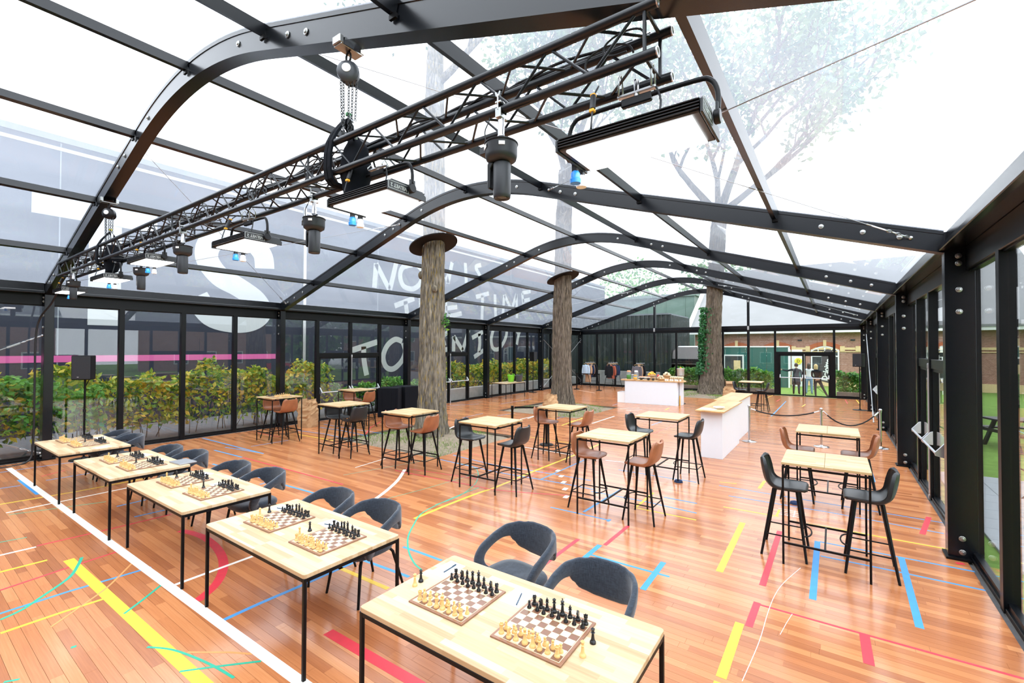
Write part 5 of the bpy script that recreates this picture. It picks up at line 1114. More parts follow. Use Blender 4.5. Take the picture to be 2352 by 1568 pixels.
def chess_board(x, y, z, rz, label, ph, extras, grp, qw=True, knx=0.0, seed=0, flip=False):
    b = thing('chess_board', label, 'chessboard', (x, y, z), rz, 'wooden chessboards')
    MB().prism([(-.2225, -.2225), (.2225, -.2225), (.2225, .2225), (-.2225, .2225)], 0, 0.010).obj('board_frame', 'walnut', b, False, 0.002)
    for u, v, s, w in ((0, -.2035, .41, .003), (0, .2035, .41, .003), (-.2035, 0, .003, .41), (.2035, 0, .003, .41)): bxo('inlay_line', (u, v, 0.0101), (s, w, 0.0006), 'maple', b)
    bxo('playing_field', (0, 0, 0.0104), (0.4, 0.4, 0.0012), 'chess_squares', b)
    rr = random.Random(seed); back = ['rook', 'knight', 'bishop', 'queen', 'king', 'bishop', 'knight', 'rook']; zz = z + 0.011
    ca, sa = math.cos(rz), math.sin(rz)
    def put(col, k, u, v, where, zz=zz):
        m = PM[col, k]; o = link(k, m); o.location = (x + u * ca - v * sa, y + u * sa + v * ca, zz)
        o.rotation_euler = (0, 0, rz + (0 if (col == 'white') != flip else math.pi) + rr.uniform(-.25, .25))
        tag(o, '%s wooden %s %s %s' % ('pale' if col == 'white' else 'black', k, where, ph), 'chess piece', grp)
    for i in range(8):
        jx = lambda: rr.uniform(-.006, .006)
        for col, s in (('white', -1), ('black', 1)):
            if flip: s = -s
            put(col, back[i], -0.175 + 0.05 * i + jx(), s * 0.175 + jx(), 'standing on the'); put(col, 'pawn', -0.175 + 0.05 * i + jx(), s * 0.125 + jx(), 'standing on the')
    for col, ex, ey in extras: o = put(col, 'queen', ex - x, ey - y, 'standing off, beside the', z)
    return b
BRD = [(0, -2.0, 2.232, 'left', [('white', -2.336, 2.172), ('black', -2.343, 2.235)]), (0, -1.365, 2.258, 'right', [('black', -1.088, 2.31), ('white', -1.088, 2.18)]),
       (1, -4.255, 2.255, 'left', [('white', -4.50, 2.20), ('black', -4.535, 2.31)]), (1, -3.49, 2.262, 'right', [('white', -3.745, 2.16), ('black', -3.785, 2.278)]),
       (2, -6.43, 2.245, 'left', [('white', -6.70, 2.15), ('black', -6.69, 2.25)]), (2, -5.685, 2.262, 'right', [('white', -5.94, 2.14), ('black', -5.95, 2.27)]),
       (3, -8.40, 2.165, 'left', [('white', -8.66, 2.06), ('black', -8.66, 2.16)]), (3, -7.745, 2.19, 'right', [('white', -7.995, 2.06), ('black', -7.99, 2.2)]),
       (4, -10.83, 2.13, 'left', [('white', -11.08, 2.03), ('black', -11.08, 2.14)]), (4, -10.20, 2.16, 'right', [('white', -10.45, 2.06), ('black', -10.45, 2.17)])]
for i, (ti, x, y, sd, ex) in enumerate(BRD):
    ph = '%s board of the %s' % (sd, TPH[ti])
    chess_board(x, y, TH, 0.01 + 0.012 * (i % 3), 'walnut and maple chessboard, the ' + ph, ph, ex, 'chessmen of the ' + ph, seed=i)
chess_board(-11.70, 6.15, 1.12, R(90), 'chessboard on the high bar table by the left glass wall', 'board on the high bar table', [], 'chessmen on the high bar table', seed=44)
# score sheets, pens, laptop
PEN = MB().tube([(-0.07, 0, 0), (0.058, 0, 0), (0.07, 0, 0)], [0.0045, 0.0045, 0.0015], 7).tube([(0.02, 0, 0.006), (0.062, 0, 0.006)], 0.0016, 5).mesh('pen', 'pen_blue', 'auto')
def sheet(x, y, rz, ph, w=0.148, h=0.21):
    o = bxo('score_sheet', (x, y, TH + 0.0006), (w, h, 0.0012), 'paper', None, 0, rz); tag(o, 'white score sheet on the ' + ph, 'paper', 'score sheets')
def pen(x, y, rz, ph): tag(link('pen', PEN, None, (x, y, TH + 0.0058), rz), 'dark pen on the ' + ph, 'pen', 'pens')
sheet(-2.315, 2.475, -0.03, 'far left corner of the nearest chess table'); pen(-2.303, 2.485, R(92), 'score sheet at the far left corner of the nearest chess table')
sheet(-1.685, 2.462, 0.0, 'nearest chess table between its boards'); pen(-1.662, 2.44, R(110), 'score sheet between the boards of the nearest chess table')
for ti, (a, b) in {1: ((-4.55, 2.44), (-3.78, 2.48)), 2: ((-6.6, 2.5), (-5.92, 2.42)), 3: ((-8.5, 2.42), (-7.95, 2.42))}.items():
    sheet(a[0], a[1], R(100), 'far left of the %s' % TPH[ti]); sheet(b[0], b[1], R(85), '%s between its boards' % TPH[ti])
    pen(a[0] + 0.03, a[1] - 0.02, R(15), 'left score sheet of the ' + TPH[ti]); pen(b[0] + 0.03, b[1] - 0.02, R(20), 'right score sheet of the ' + TPH[ti])
sheet(-10.75, 2.42, R(80), 'far edge of the ' + TPH[4]); sheet(-9.72, 2.22, R(20), 'right edge of the ' + TPH[4])
lt = thing('laptop', 'closed silver laptop on the corner of the fourth chess table', 'laptop', (-7.5, 2.59, TH), R(4))
bxo('base', (0, 0, 0.006), (0.31, 0.215, 0.012), 'laptop_grey', lt, 0.003); bxo('lid', (0, 0, 0.0155), (0.31, 0.215, 0.006), 'laptop_grey', lt, 0.002)
# ---------------------------------------------------------------- lighting truss
TX0, TX1, TYF, TYB, TZB, TZT = -12.35, -0.67, 2.13, 2.37, 3.765, 4.005
truss = thing('lighting_truss', 'long black box truss hung below the nearest arch', 'truss', (0, 0, 0))
for y in (TYF, TYB):
    for z in (TZB, TZT):
        rod('chord', (TX0, y, z), (TX1, y, z), 0.0255, 'truss_black', truss, 14)
        MB().lathe([(0.0256, 0), (0.0262, 0.0), (0.0262, 0.006), (0.019, 0.006), (0.019, -0.03), (0.0256, -0.03)], 14).obj('chord_end', 'galv', truss, 'auto').matrix_local = Matrix.Translation((TX1, y, z)) @ Matrix.Rotation(R(90), 4, 'Y')
nb = 46; st_ = (TX1 - 0.09 - TX0 - 0.06) / nb
for k in range(nb):
    xa = TX0 + 0.06 + st_ * k; xb = xa + st_; f = k % 2
    za, zb_ = (TZB, TZT) if f else (TZT, TZB); ya, yb = (TYF, TYB) if f else (TYB, TYF)
    rod('brace', (xa, TYF, za), (xb, TYF, zb_), 0.008, 'truss_black', truss); rod('brace', (xa, TYB, zb_), (xb, TYB, za), 0.008, 'truss_black', truss)
    rod('brace', (xa, ya, TZT), (xb, yb, TZT), 0.008, 'truss_black', truss); rod('brace', (xa, yb, TZB), (xb, ya, TZB), 0.008, 'truss_black', truss)
for x in (TX1 - 0.06, -3.62, -6.6, -9.55, TX0 + 0.03):
    for p, q in (((TYF, TZB), (TYF, TZT)), ((TYB, TZB), (TYB, TZT)), ((TYF, TZB), (TYB, TZB)), ((TYF, TZT), (TYB, TZT))): rod('end_brace', (x, p[0], p[1]), (x, q[0], q[1]), 0.010, 'truss_black', truss)
# cable loom lying in the truss
rc = random.Random(5)
for c in range(9):
    pts = []; x = TX1 - 0.03 - rc.uniform(0, 0.3)
    while x > TX0 + 0.4: pts.append((x, TYB + rc.uniform(-0.02, 0.04), TZT + 0.03 + rc.uniform(-0.035, 0.03))); x -= rc.uniform(0.25, 0.5)
    o = MB().tube(stroke(pts, 0, 3), rc.uniform(0.006, 0.011), 5).obj('power_cable', 'cable_black', None, True); tag(o, 'black power cable running along the back top chord of the truss', 'cable', 'cables along the truss')
for i, (x, n) in enumerate(((-0.8, 2), (-3.5, 10), (-4.6, 6), (-5.9, 5), (-7.6, 4))):
    for j in range(n):
        a = rc.uniform(0.05, 0.11); cx_ = x + rc.uniform(-.2, .2); cy_ = TYB - rc.uniform(0, .2); pts = [(cx_ + a * 1.6 * math.cos(t * 0.62), cy_ + 0.3 * a * math.sin(t * 0.62 + j), TZT - 0.08 + a * math.sin(t * 0.62)) for t in range(9)]
        o = MB().tube(stroke(pts, 0, 3), 0.0055, 5).obj('cable_loop', 'cable_black', None, True); tag(o, 'loop of slack black cable inside the lighting truss', 'cable', 'cable loops in the truss')
def hoist(x, label, lab2, body):
    z = zb(x - CT); h = thing('chain_hoist', label, 'chain hoist', (x, 2.213, z), 0, 'chain hoists')
    for sy in (-1, 1): bxo('beam_clamp', (0, sy * 0.095, -0.012), (0.10, 0.04, 0.065), 'zinc', h, 0.006)
    bxo('clamp_plate', (0, 0, -0.05), (0.10, 0.2, 0.012), 'zinc', h, 0.003)
    MB().tube([(0.03 * math.cos(t * 0.7), 0, -0.1 + 0.042 * math.sin(t * 0.7)) for t in range(9)], 0.009, 8, closed=True).obj('hook', 'fixture_dark', h, True)
    mb = MB().lathe([(0.02, -0.05), (0.07, -0.05), (0.085, -0.038), (0.088, -0.01), (0.088, 0.02), (0.075, 0.035), (0.05, 0.045), (0.02, 0.05)], 18); o = mb.obj('hoist_body', body, h, 'auto'); o.location = (0, 0, -0.22); o.rotation_euler = (R(90), 0, R(45))
    o = MB().lathe([(0.035, 0), (0.035, 0.004), (0.02, 0.006)], 14).obj('badge', 'china', h); o.location = (0.03, -0.04, -0.21); o.rotation_euler = (R(90), 0, R(45))
    o = MB().lathe([(0.055, -0.012), (0.062, 0), (0.055, 0.012)], 14).obj('hand_wheel', 'fixture_dark', h, 'auto'); o.location = (-0.045, 0.055, -0.24); o.rotation_euler = (R(90), 0, R(45))
    lk = MB().tube([(0.008 * math.cos(a * 0.785), 0, 0.015 * math.sin(a * 0.785)) for a in range(8)], 0.0032, 5, closed=True).mesh('chain_link', 'chain_steel', True)
    zl = TZT + 0.05 - z
    for j, (dx, dy, top) in enumerate(((-0.055, -0.03, -0.29), (-0.035, -0.02, -0.31), (0.01, 0.0, -0.29), (0.03, 0.02, -0.3), (0.055, 0.04, -0.3))):
        c = MB(); zz = top; k = 0
        while zz > zl:
            rt = Matrix.Rotation(R(90) * (k % 2), 3, 'Z'); sh = dx * (1 - 0.45 * (top - zz) / max(0.01, top - zl)); c.add([rt @ v.co + Vector((sh, dy, zz)) for v in lk.vertices], [tuple(p.vertices) for p in lk.polygons]); zz -= 0.0235; k += 1
        tag(c.obj('chain', 'chain_steel', h, True), kind='stuff')
    # black bag and lifting slings on the truss below
    b = thing('chain_bag', lab2, 'bag', (x + 0.06, 2.25, TZB - 0.02), 0, 'black chain bags')
    rr = random.Random(int(-x * 10)); rows = []
    for i in range(9):
        f = i / 8; z_ = TZT - TZB + 0.02 - f * 0.42; rad = 0.085 + 0.055 * math.sin(f * 3.0); rows.append([Vector((rad * 1.05 * math.cos(a * 0.5236) * (1 + rr.uniform(-.1, .1)), rad * 0.8 * math.sin(a * 0.5236) * (1 + rr.uniform(-.1, .1)), z_ + rr.uniform(-.012, .012))) for a in range(12)])
    mb = MB().grid(rows, True); mb.add(rows[-1], [tuple(range(12))]); mb.obj('bag_body', 'fabric_black', b, True)
    for dx in (-0.17, -0.12):
        ribbon(MB(), [(0.0, 0.5), (-0.14, 0.27), (-0.145, -0.03), (0, -0.06), (0.145, -0.03), (0.14, 0.27), (0, 0.5)], 0.02, dx - 0.02, dx + 0.02, 'x', 3).obj('lifting_sling', 'fabric_black', b)
    MB().tube([(-0.1, 0, 0.52), (-0.02, 0, 0.44), (0.0, 0, 0.27)], 0.014, 8).obj('shackle', 'galv', b, True); bxo('shackle_pin', (-0.1, 0, 0.53), (0.03, 0.05, 0.03), 'green_bit' if x > -5 else 'yellow_bit', b, 0.005)
hoist(-3.19, 'manual chain hoist clamped to the arch above the middle of the truss', 'black chain bag with slings below the nearer hoist', 'hoist_grey')
hoist(-9.52, 'manual chain hoist clamped to the arch near the left end of the truss', 'black chain bag with slings below the hoist at the left end', 'fixture_dark')

# LED soft panels
VT = text_mesh('VELVET 2', 0.036, 'logo_white', 0.0006, 0.0012)
def led_panel(label):
    """origin at centre of the light face; hangs below a truss tube"""
    t = thing('led_panel', label, 'stage light', group='LED soft panels'); Lx, Ly, H = 0.70, 0.335, 0.075
    bxo('housing', (0, 0, H / 2 + 0.004), (Lx, Ly, H - 0.008), 'fixture_grey', t, 0.006); bxo('diffuser', (0, 0, 0.003), (Lx - 0.075, Ly - 0.03, 0.008), 'led_diffuser', t)
    for sy in (-1, 1):
        for z in (0.022, 0.036, 0.05, 0.064): bxo('cooling_fin', (0, sy * (Ly / 2 + 0.006), z), (Lx - 0.004, 0.014, 0.006), 'fixture_dark', t, 0.001)
    for sx in (-1, 1):
        MB().prism([(-Ly / 2 - 0.012, 0.0), (Ly / 2 + 0.012, 0.0), (Ly / 2 + 0.012, 0.035), (Ly / 2 - 0.02, 0.06), (0.04, 0.062), (0.03, 0.082), (-Ly / 2 + 0.02, 0.082), (-Ly / 2 - 0.012, 0.06)], sx * Lx / 2 - 0.006 + sx * 0.008, sx * Lx / 2 + 0.006 + sx * 0.008, 'x').obj('end_plate', 'fixture_grey', t, False, 0.002)
        mb = MB().lathe([(0.03, -0.014), (0.034, -0.01), (0.034, 0.01), (0.03, 0.014)], 16); o = mb.obj('pivot', 'fixture_dark', t, 'auto'); o.location = (sx * (Lx / 2 + 0.034), 0.02, 0.055); o.rotation_euler = (0, R(90), 0)
        bxo('pivot_bracket', (sx * (Lx / 2 + 0.036), 0.02, 0.085), (0.012, 0.055, 0.06), 'fixture_grey', t, 0.003)
    o = link('lettering', VT, t); o.location = (Lx / 2 + 0.0152, -0.085, 0.04); o.rotation_euler = (R(90), R(180), R(90))
    for z in (0.066, 0.014): bxo('nameplate_border', (Lx / 2 + 0.0147, -0.085, z), (0.001, 0.185, 0.004), 'logo_white', t)
    for y in (-0.176, 0.006): bxo('nameplate_border', (Lx / 2 + 0.0147, y, 0.04), (0.001, 0.004, 0.052), 'logo_white', t)
    hx = Lx / 2 + 0.036
    MB().tube(stroke([(-hx, 0.02, 0.08), (-hx, 0.02, 0.17), (-hx + 0.03, 0.02, 0.235), (-hx + 0.1, 0.02, 0.255), (0, 0.02, 0.258), (hx - 0.1, 0.02, 0.255), (hx - 0.03, 0.02, 0.235), (hx, 0.02, 0.17), (hx, 0.02, 0.08)], 0, 4), 0.012, 10).obj('yoke', 'fixture_dark', t, True)
    bxo('yoke_bracket', (0, 0.02, 0.25), (0.16, 0.03, 0.045), 'fixture_dark', t, 0.006)
    return t
def led_extras(t, top):
    """suspension up to the truss tube at local height top"""
    rod('spigot', (0, 0.02, 0.27), (0, 0.02, top - 0.025), 0.014, 'chrome', t, 10); bxo('clamp_bar', (0, 0.02, 0.29), (0.2, 0.03, 0.014), 'galv', t, 0.003)
    for sx in (-0.085, 0.085):
        MB().tube([(sx, -0.008, 0.285), (sx, -0.008, top), (sx, 0.02, top + 0.031), (sx, 0.048, top), (sx, 0.048, 0.285)], 0.005, 6).obj('u_bolt', 'zinc', t, True)
    MB().tube(stroke([(0.1, 0.02, 0.29), (0.13, 0.0, 0.2), (0.12, -0.02, 0.1), (0.1, -0.03, 0.08)], 0, 4), 0.006, 6).obj('safety_chain', 'chain_steel', t, True)
    MB().tube(stroke([(-0.17, -0.16, 0.08), (-0.18, -0.12, 0.2), (-0.2, -0.06, 0.3), (-0.2, 0.0, top)], 0, 4), 0.005, 6).obj('lead', 'cable_black', t, True)
    rod('plug', (-0.182, -0.115, 0.2), (-0.197, -0.075, 0.29), 0.015, 'cable_black', t)
    for a in ((-0.181, -0.12, 0.19), (-0.198, -0.07, 0.297)): bxo('plug_ring', a, (0.028, 0.028, 0.018), 'label_yellow', t, 0.004)
    for i, (m, yy) in enumerate((('plug_blue', 0.06), ('plug_white', 0.135))):
        bxo('socket_arm', (-0.37, yy, -0.0), (0.03, 0.03, 0.05), 'fixture_dark', t); MB().lathe([(0.018, 0), (0.026, -0.012), (0.026, -0.04), (0.032, -0.046), (0.03, -0.068), (0.001, -0.066)], 14).obj('socket_plug', m, t, 'auto', loc=(-0.37, yy, -0.02))
LP = [(-0.815, 3.385, 'nearest lit LED soft panel, hung at the right end of the truss'), (-2.865, 3.465, 'second lit LED soft panel from the right end of the truss'), (-4.93, 3.405, 'third lit LED soft panel, left of the middle of the truss'), (-7.62, 3.52, 'fourth lit LED soft panel, hung a little higher than its neighbours'), (-9.42, 3.435, 'fifth lit LED soft panel along the truss, seen before the white wall letter'), (-12.0, 3.42, 'sixth lit LED soft panel, at the far left end of the truss')]
for i, (x, z, lab) in enumerate(LP):
    p = led_panel(lab) if i == 0 else None
    if i == 0: p0 = p; p.location = (x, 2.235, z); KID.clear(); base_kids = [(c, kids(c)) for c in kids(p)]
    else:
        p = p0.copy(); COL.objects.link(p); p.location = (x, 2.235, z); p['label'] = lab
        for c, _ in base_kids: d = c.copy(); COL.objects.link(d); d.parent = p
    led_extras(p, TZB - z)
# moving head spots
def spot(label):
    """origin at the truss tube it clamps to"""
    t = thing('moving_head_spot', label, 'stage light', group='moving head spots')
    MB().prism([(-0.035, -0.055), (0.035, -0.055), (0.035, 0.0), (0.028, 0.0), (0.02, -0.028), (-0.02, -0.028), (-0.028, 0.0), (-0.035, 0.0)], -0.02, 0.02, 'x').obj('clamp_body', 'zinc', t, False, 0.002)
    bxo('clamp_top', (0, 0, 0.034), (0.04, 0.075, 0.014), 'zinc', t, 0.003); MB().tube([(0.0, -0.034, -0.01), (0, -0.036, 0.075)], 0.005, 6).obj('eye_bolt', 'zinc', t)
    for s in (-1, 1): MB().prism([(0, 0), (0.012, 0.006), (0.02, 0.03), (0.012, 0.034), (0.002, 0.012)], -0.003, 0.003, 'y').obj('wing_nut', 'zinc', t, False, 0.001, loc=(0, -0.036, 0.06)).scale = (s, 1, 1)
    MB().lathe([(0.001, 0), (0.021, 0), (0.021, -0.095), (0.023, -0.098), (0.023, -0.105), (0.018, -0.11), (0.018, -0.114), (0.001, -0.114)], 16).obj('spigot_sleeve', 'chrome', t, 'auto', loc=(0, 0, -0.055))
    MB().lathe([(0.001, 0), (0.012, 0), (0.012, -0.035), (0.001, -0.035)], 12).obj('spigot', 'fixture_dark', t, 'auto', loc=(0, 0, -0.168)); bxo('wing_handle', (0, 0, -0.175), (0.11, 0.016, 0.01), 'fixture_dark', t, 0.004)
    b = MB().lathe([(0.001, 0), (0.092, 0.0), (0.096, -0.006), (0.0945, -0.012), (0.0945, -0.068), (0.088, -0.092), (0.066, -0.108), (0.001, -0.108)], 28).obj('base_housing', 'fixture_grey', t, 'auto', loc=(0, 0, -0.205))
    bxo('connector_box', (-0.096, -0.02, -0.03), (0.05, 0.07, 0.045), 'fixture_grey', b, 0.004); bxo('rating_label', (-0.06, -0.0765, -0.026), (0.05, 0.001, 0.024), 'white_card', b, 0, R(-38)); bxo('display', (0.06, -0.076, -0.03), (0.035, 0.003, 0.02), 'china', b, 0, R(38))
    MB().lathe([(0.098, 0), (0.1, 0.003), (0.1, 0.008), (0.098, 0.01)], 28).obj('base_rim', 'fixture_dark', t, 'auto', loc=(0, 0, -0.21))
    MB().prism([(-0.03, 0), (-0.062, -0.0), (-0.075, -0.02), (-0.075, -0.15), (-0.065, -0.165), (-0.055, -0.16), (-0.052, -0.05), (-0.03, -0.02)], -0.04, 0.04, 'y').obj('yoke_arm', 'fixture_dark', t, False, 0.004, loc=(0, 0, -0.30))
    h = MB().lathe([(0.001, 0), (0.047, 0.0), (0.052, -0.01), (0.052, -0.19), (0.0515, -0.192), (0.05, -0.205), (0.046, -0.21), (0.042, -0.208), (0.03, -0.2), (0.001, -0.2)], 24).obj('head', 'fixture_grey', t, 'auto', loc=(0.006, 0, -0.315))
    MB().lathe([(0.001, 0), (0.03, 0), (0.028, -0.006), (0.001, -0.007)], 18).obj('lens', 'window_glass_dark', h, True, loc=(0, 0, -0.2005))
    MB().tube(stroke([(-0.085, -0.02, -0.22), (-0.1, -0.03, -0.12), (-0.08, -0.01, -0.04), (-0.09, 0, 0.02)], 0, 4), 0.004, 5).obj('lead', 'cable_black', t, True)
    return t
SP = [(-1.585, TYF, 'nearest grey moving-head spot on the truss, pointing down'), (-3.92, TYB, 'second grey moving-head spot from the right end of the truss'), (-6.26, TYF, 'third grey moving-head spot, middle of the truss'), (-8.53, TYB, 'fourth grey moving-head spot, just below the fourth panel'), (-11.2, TYF, 'fifth grey moving-head spot, at the left end of the truss')]
s0 = None
for x, y, lab in SP:
    if s0 is None: s0 = spot(lab); s0.location = (x, y, TZB)
    else: dup(s0, (x, y, TZB), 0, lab)
o = MB().tube(stroke([(-12.3, 2.2, 3.75), (-12.9, 2.15, 3.3), (-13.3, 2.05, 3.0), (-13.42, 2.0, 2.6), (-13.45, 2.0, 1.6), (-13.5, 2.0, 0.4), (-13.45, 1.9, 0.03), (-13.3, 1.4, 0.015)], 0, 5), 0.018, 7).obj('feed_cable', 'cable_black', None, True); tag(o, 'thick black feed cable dropping from the truss beside the left column', 'cable')
# ---------------------------------------------------------------- counters and catering
def counter(label, x0, x1, y0, y1, H, units, axis, loc_z=0):
    t = thing('bar_counter', label, 'counter', ((x0 + x1) / 2, (y0 + y1) / 2, 0), 0, 'white bar counters'); return t
def counter_unit(t, x0, x1, y0, y1, H, rim=0.03):
    w = 0.02
    for a in (x0, x1 - w): bx2('side_panel', a, a + w, y0, y1, 0.0, H, 'white_paint', t, 0.002)
    for b in (y0, y1 - w): bx2('side_panel', x0 + w, x1 - w, b, b + w, 0.0, H, 'white_paint', t, 0.002)
c2 = thing('bar_counter', 'near half of the white counter with wooden top running away from camera', 'counter', (-2.2, 11.55, 0), 0, 'white bar counters')
counter_unit(c2, -0.2, 0.24, -0.95, 1.15, 1.015); bx2('worktop', -0.27, 0.31, -1.15, 1.17, 1.015, 1.045, 'counter_top_wood', c2, 0.004)
c3 = thing('bar_counter', 'far half of the white counter with wooden top running away from camera', 'counter', (-2.27, 14.0, 0), 0, 'white bar counters')
counter_unit(c3, -0.2, 0.24, -1.1, 1.1, 1.015); bx2('worktop', -0.30, 0.29, -1.25, 1.25, 1.016, 1.046, 'counter_top_wood', c3, 0.004)
for k, (x, y, a) in enumerate(((-2.33, 10.75, 0.1), (-2.22, 10.66, -0.15))): tag(bxo('napkin', (x, y, 1.047 + 0.002 * k), (0.21, 0.26, 0.003), 'paper', None, 0, a), ('white paper sheet' if k == 0 else 'white napkin overlapping the paper sheet') + ' on the near counter end', 'paper')
tag(MB().lathe([(0.06, 0), (0.07, 0.004), (0.115, 0.035), (0.12, 0.045), (0.112, 0.04), (0.06, 0.012), (0.001, 0.01)], 24).obj('bowl', 'china', None, True, loc=(-2.08, 10.88, 1.046)), 'white shallow bowl on the near counter', 'bowl')
bf = thing('buffet_counter', 'white buffet counter with wooden top laden with food', 'counter', (-6.4, 19.7, 0), 0.06)
for nm, x0, x1, y0, y1 in (('front_panel', -1.15, 1.06, -0.36, -0.335), ('side_panel', -1.15, -1.125, -0.335, 0.33), ('side_panel', 1.035, 1.06, -0.335, 0.1), ('side_panel', 1.16, 1.185, 0.0, 0.36), ('front_panel', 1.08, 1.16, 0.0, 0.025), ('back_panel', -1.125, 1.16, 0.335, 0.36)): bx2(nm, x0, x1, y0, y1, 0, 0.985, 'white_paint', bf, 0.002)
n = 10; ol = [(-1.32, -0.4), (1.18, -0.4)] + [(1.18 + 0.16 * math.sin(math.pi * i / n), 0.02 - 0.42 * math.cos(math.pi * i / n)) for i in range(1, n)] + [(1.18, 0.44), (-1.32, 0.44)]
MB().prism(ol, 0.985, 1.018, 'z').obj('worktop', 'counter_top_wood', bf, False, 0.003)
bxo('level_tool', (1.11, -0.05, 0.2), (0.03, 0.03, 0.4), 'label_yellow', bf, 0.004)
BZ = 1.019
def bt(dx, dy): return (-6.4 + dx * math.cos(.06) - dy * math.sin(.06), 19.7 + dx * math.sin(.06) + dy * math.cos(.06), BZ)
def jar(dx, dy, r, h, fill, lid, label, lh=0.05):
    t = thing('drink_jar', label, 'jar', bt(dx, dy)); MB().lathe([(r, 0.0), (r * 1.02, h * .1), (r * 1.02, h * 0.85), (r * 0.75, h)], 16).obj('jar_glass', 'clear_plastic', t, True); MB().lathe([(r * .9, 0.012), (r * .92, h * 0.3), (r * .92, h * 0.62), (0.001, h * 0.62)], 14).obj('contents', fill, t, True); MB().lathe([(r * .8, h), (r * .8, h + lh), (r * 0.5, h + lh * 1.3), (0.001, h + lh * 1.3)], 14).obj('lid', lid, t, 'auto')
jar(-1.05, -0.1, 0.1, 0.33, 'mint_green', 'salmon', 'glass dispenser with green mint on the buffet'); jar(-0.75, 0.0, 0.1, 0.33, 'clear_plastic', 'china', 'glass dispenser with white lid on the buffet'); jar(-0.72, -0.24, 0.085, 0.18, 'juice_orange', 'orange_fruit', 'small jar with orange lid on the buffet', 0.03); jar(-0.93, 0.06, 0.09, 0.2, 'clear_plastic', 'china', 'empty glass jar between the dispensers on the buffet', 0.01)
MB_t = tag(MB().prism([(-0.34, -0.12), (0.34, -0.12), (0.34, 0.12), (-0.34, 0.12)], 0, 0.02).obj('serving_board', 'bamboo_bowl', None, False, 0.004, loc=bt(-0.98, -0.27)), 'wooden serving board at the left end of the buffet', 'board')
def cup(dx, dy, r, h, m, label, grp): tag(MB().lathe([(r * .8, 0), (r * .85, 0.003), (r, h), (r * .92, h), (r * .78, 0.008), (0.001, 0.008)], 14).obj('cup', m, None, 'auto', loc=bt(dx, dy)), label, 'cup', grp)
cup(-0.52, -0.02, 0.065, 0.15, 'dark_cup', 'tall dark mug beside the orange-lidded jar', 'cups'); cup(-0.13, -0.3, 0.055, 0.1, 'dark_cup', 'left one of two dark cups at the buffet front', 'cups'); cup(0.07, -0.31, 0.055, 0.09, 'dark_cup', 'right one of two dark cups at the buffet front', 'cups')
tr = thing('cake_stand', 'stand of salmon canapes in the middle of the buffet', 'food stand', bt(-0.35, -0.1)); bxo('stand_tray', (0, 0, 0.11), (0.5, 0.28, 0.015), 'china', tr, 0.003)
for s in (-1, 1): rod('stand_leg', (s * 0.12, -0.08, 0), (s * 0.2, 0.05, 0.105), 0.006, 'chrome', tr); rod('stand_leg', (s * 0.2, -0.08, 0), (s * 0.12, 0.05, 0.105), 0.006, 'chrome', tr)
rf = random.Random(12)
CAN = MB().ball((0, 0, 0.018), 0.03, 8, 5, 0.7).mesh('canape', 'salmon', True)
for i in range(6):
    for j in range(3): tag(link('canape', CAN, None, (bt(-0.35, -0.1)[0] - 0.19 + 0.076 * i, bt(-0.35, -0.1)[1] - 0.075 + 0.075 * j, BZ + 0.1145), rf.uniform(0, 3)), 'small salmon canape on the buffet stand', 'canape', 'canapes on the stand')
def riser(dx, dy, w, d, h, label): tag(MB().prism([(-w / 2, -d / 2), (w / 2, -d / 2), (w / 2, d / 2), (-w / 2, d / 2)], 0, h).obj('riser_crate', 'bamboo_bowl', None, False, 0.004, loc=bt(dx, dy)), label, 'crate', 'wooden risers on the buffet')
def fruit_bowl(dx, dy, r, items, label, bm='bamboo_bowl', dz=0.0):
    t = tag(MB().lathe([(r * .5, 0), (r * .55, 0.006), (r * .9, 0.06), (r, 0.1), (r * .95, 0.1), (r * .5, 0.015), (0.001, 0.012)], 20).obj('bowl', bm, None, True, loc=Vector(bt(dx, dy)) + Vector((0, 0, dz))), label, 'bowl')
    for m, n_, rr_, nm, lb in items:
        me = MB().ball((0, 0, 0), rr_, 10, 7, 0.95).mesh(nm, m, True)
        for k in range(n_):
            q = rf.random(); a = rf.uniform(0, 6.28); d = r * 0.8 * math.sqrt(q); b = bt(dx, dy); tag(link(nm, me, None, (b[0] + d * math.cos(a), b[1] + d * math.sin(a), BZ + dz + 0.085 + (1 - q) * 0.11 + rf.uniform(0, 0.02))), lb, 'fruit' if nm != 'bread_roll' else 'bread', lb)
fruit_bowl(-0.1, 0.12, 0.19, [('orange_fruit', 10, 0.042, 'orange', 'orange heaped in the fruit bowl'), ('lemon', 12, 0.038, 'lemon', 'yellow fruit heaped in the fruit bowl')], 'bowl heaped with oranges and yellow fruit', dz=0.121)
riser(-0.1, 0.14, 0.36, 0.34, 0.12, 'wooden riser under the fruit bowl')
fruit_bowl(0.15, 0.25, 0.12, [('tomato', 9, 0.034, 'tomato', 'red tomato in the small bowl')], 'small bowl of red tomatoes on the buffet', dz=0.0)
fruit_bowl(0.36, -0.12, 0.17, [('bread', 12, 0.04, 'bread_roll', 'pale bread roll in the wooden bowl')], 'wooden bowl of bread rolls on the buffet', dz=0.0)
fruit_bowl(0.52, 0.2, 0.17, [('bread', 14, 0.045, 'bread_roll', 'pale bread roll in the rear bowl')], 'rear wooden bowl of bread rolls on a riser', dz=0.121)
riser(0.52, 0.22, 0.3, 0.3, 0.12, 'wooden riser under the rear bread bowl')
tag(MB().prism([(-0.19, -0.14), (0.19, -0.14), (0.19, 0.14), (-0.19, 0.14)], 0, 0.17).obj('plastic_tub', 'clear_plastic', None, False, 0.02, loc=bt(0.18, 0.0)), 'clear plastic tub between the cups and bread bowl', 'tub')
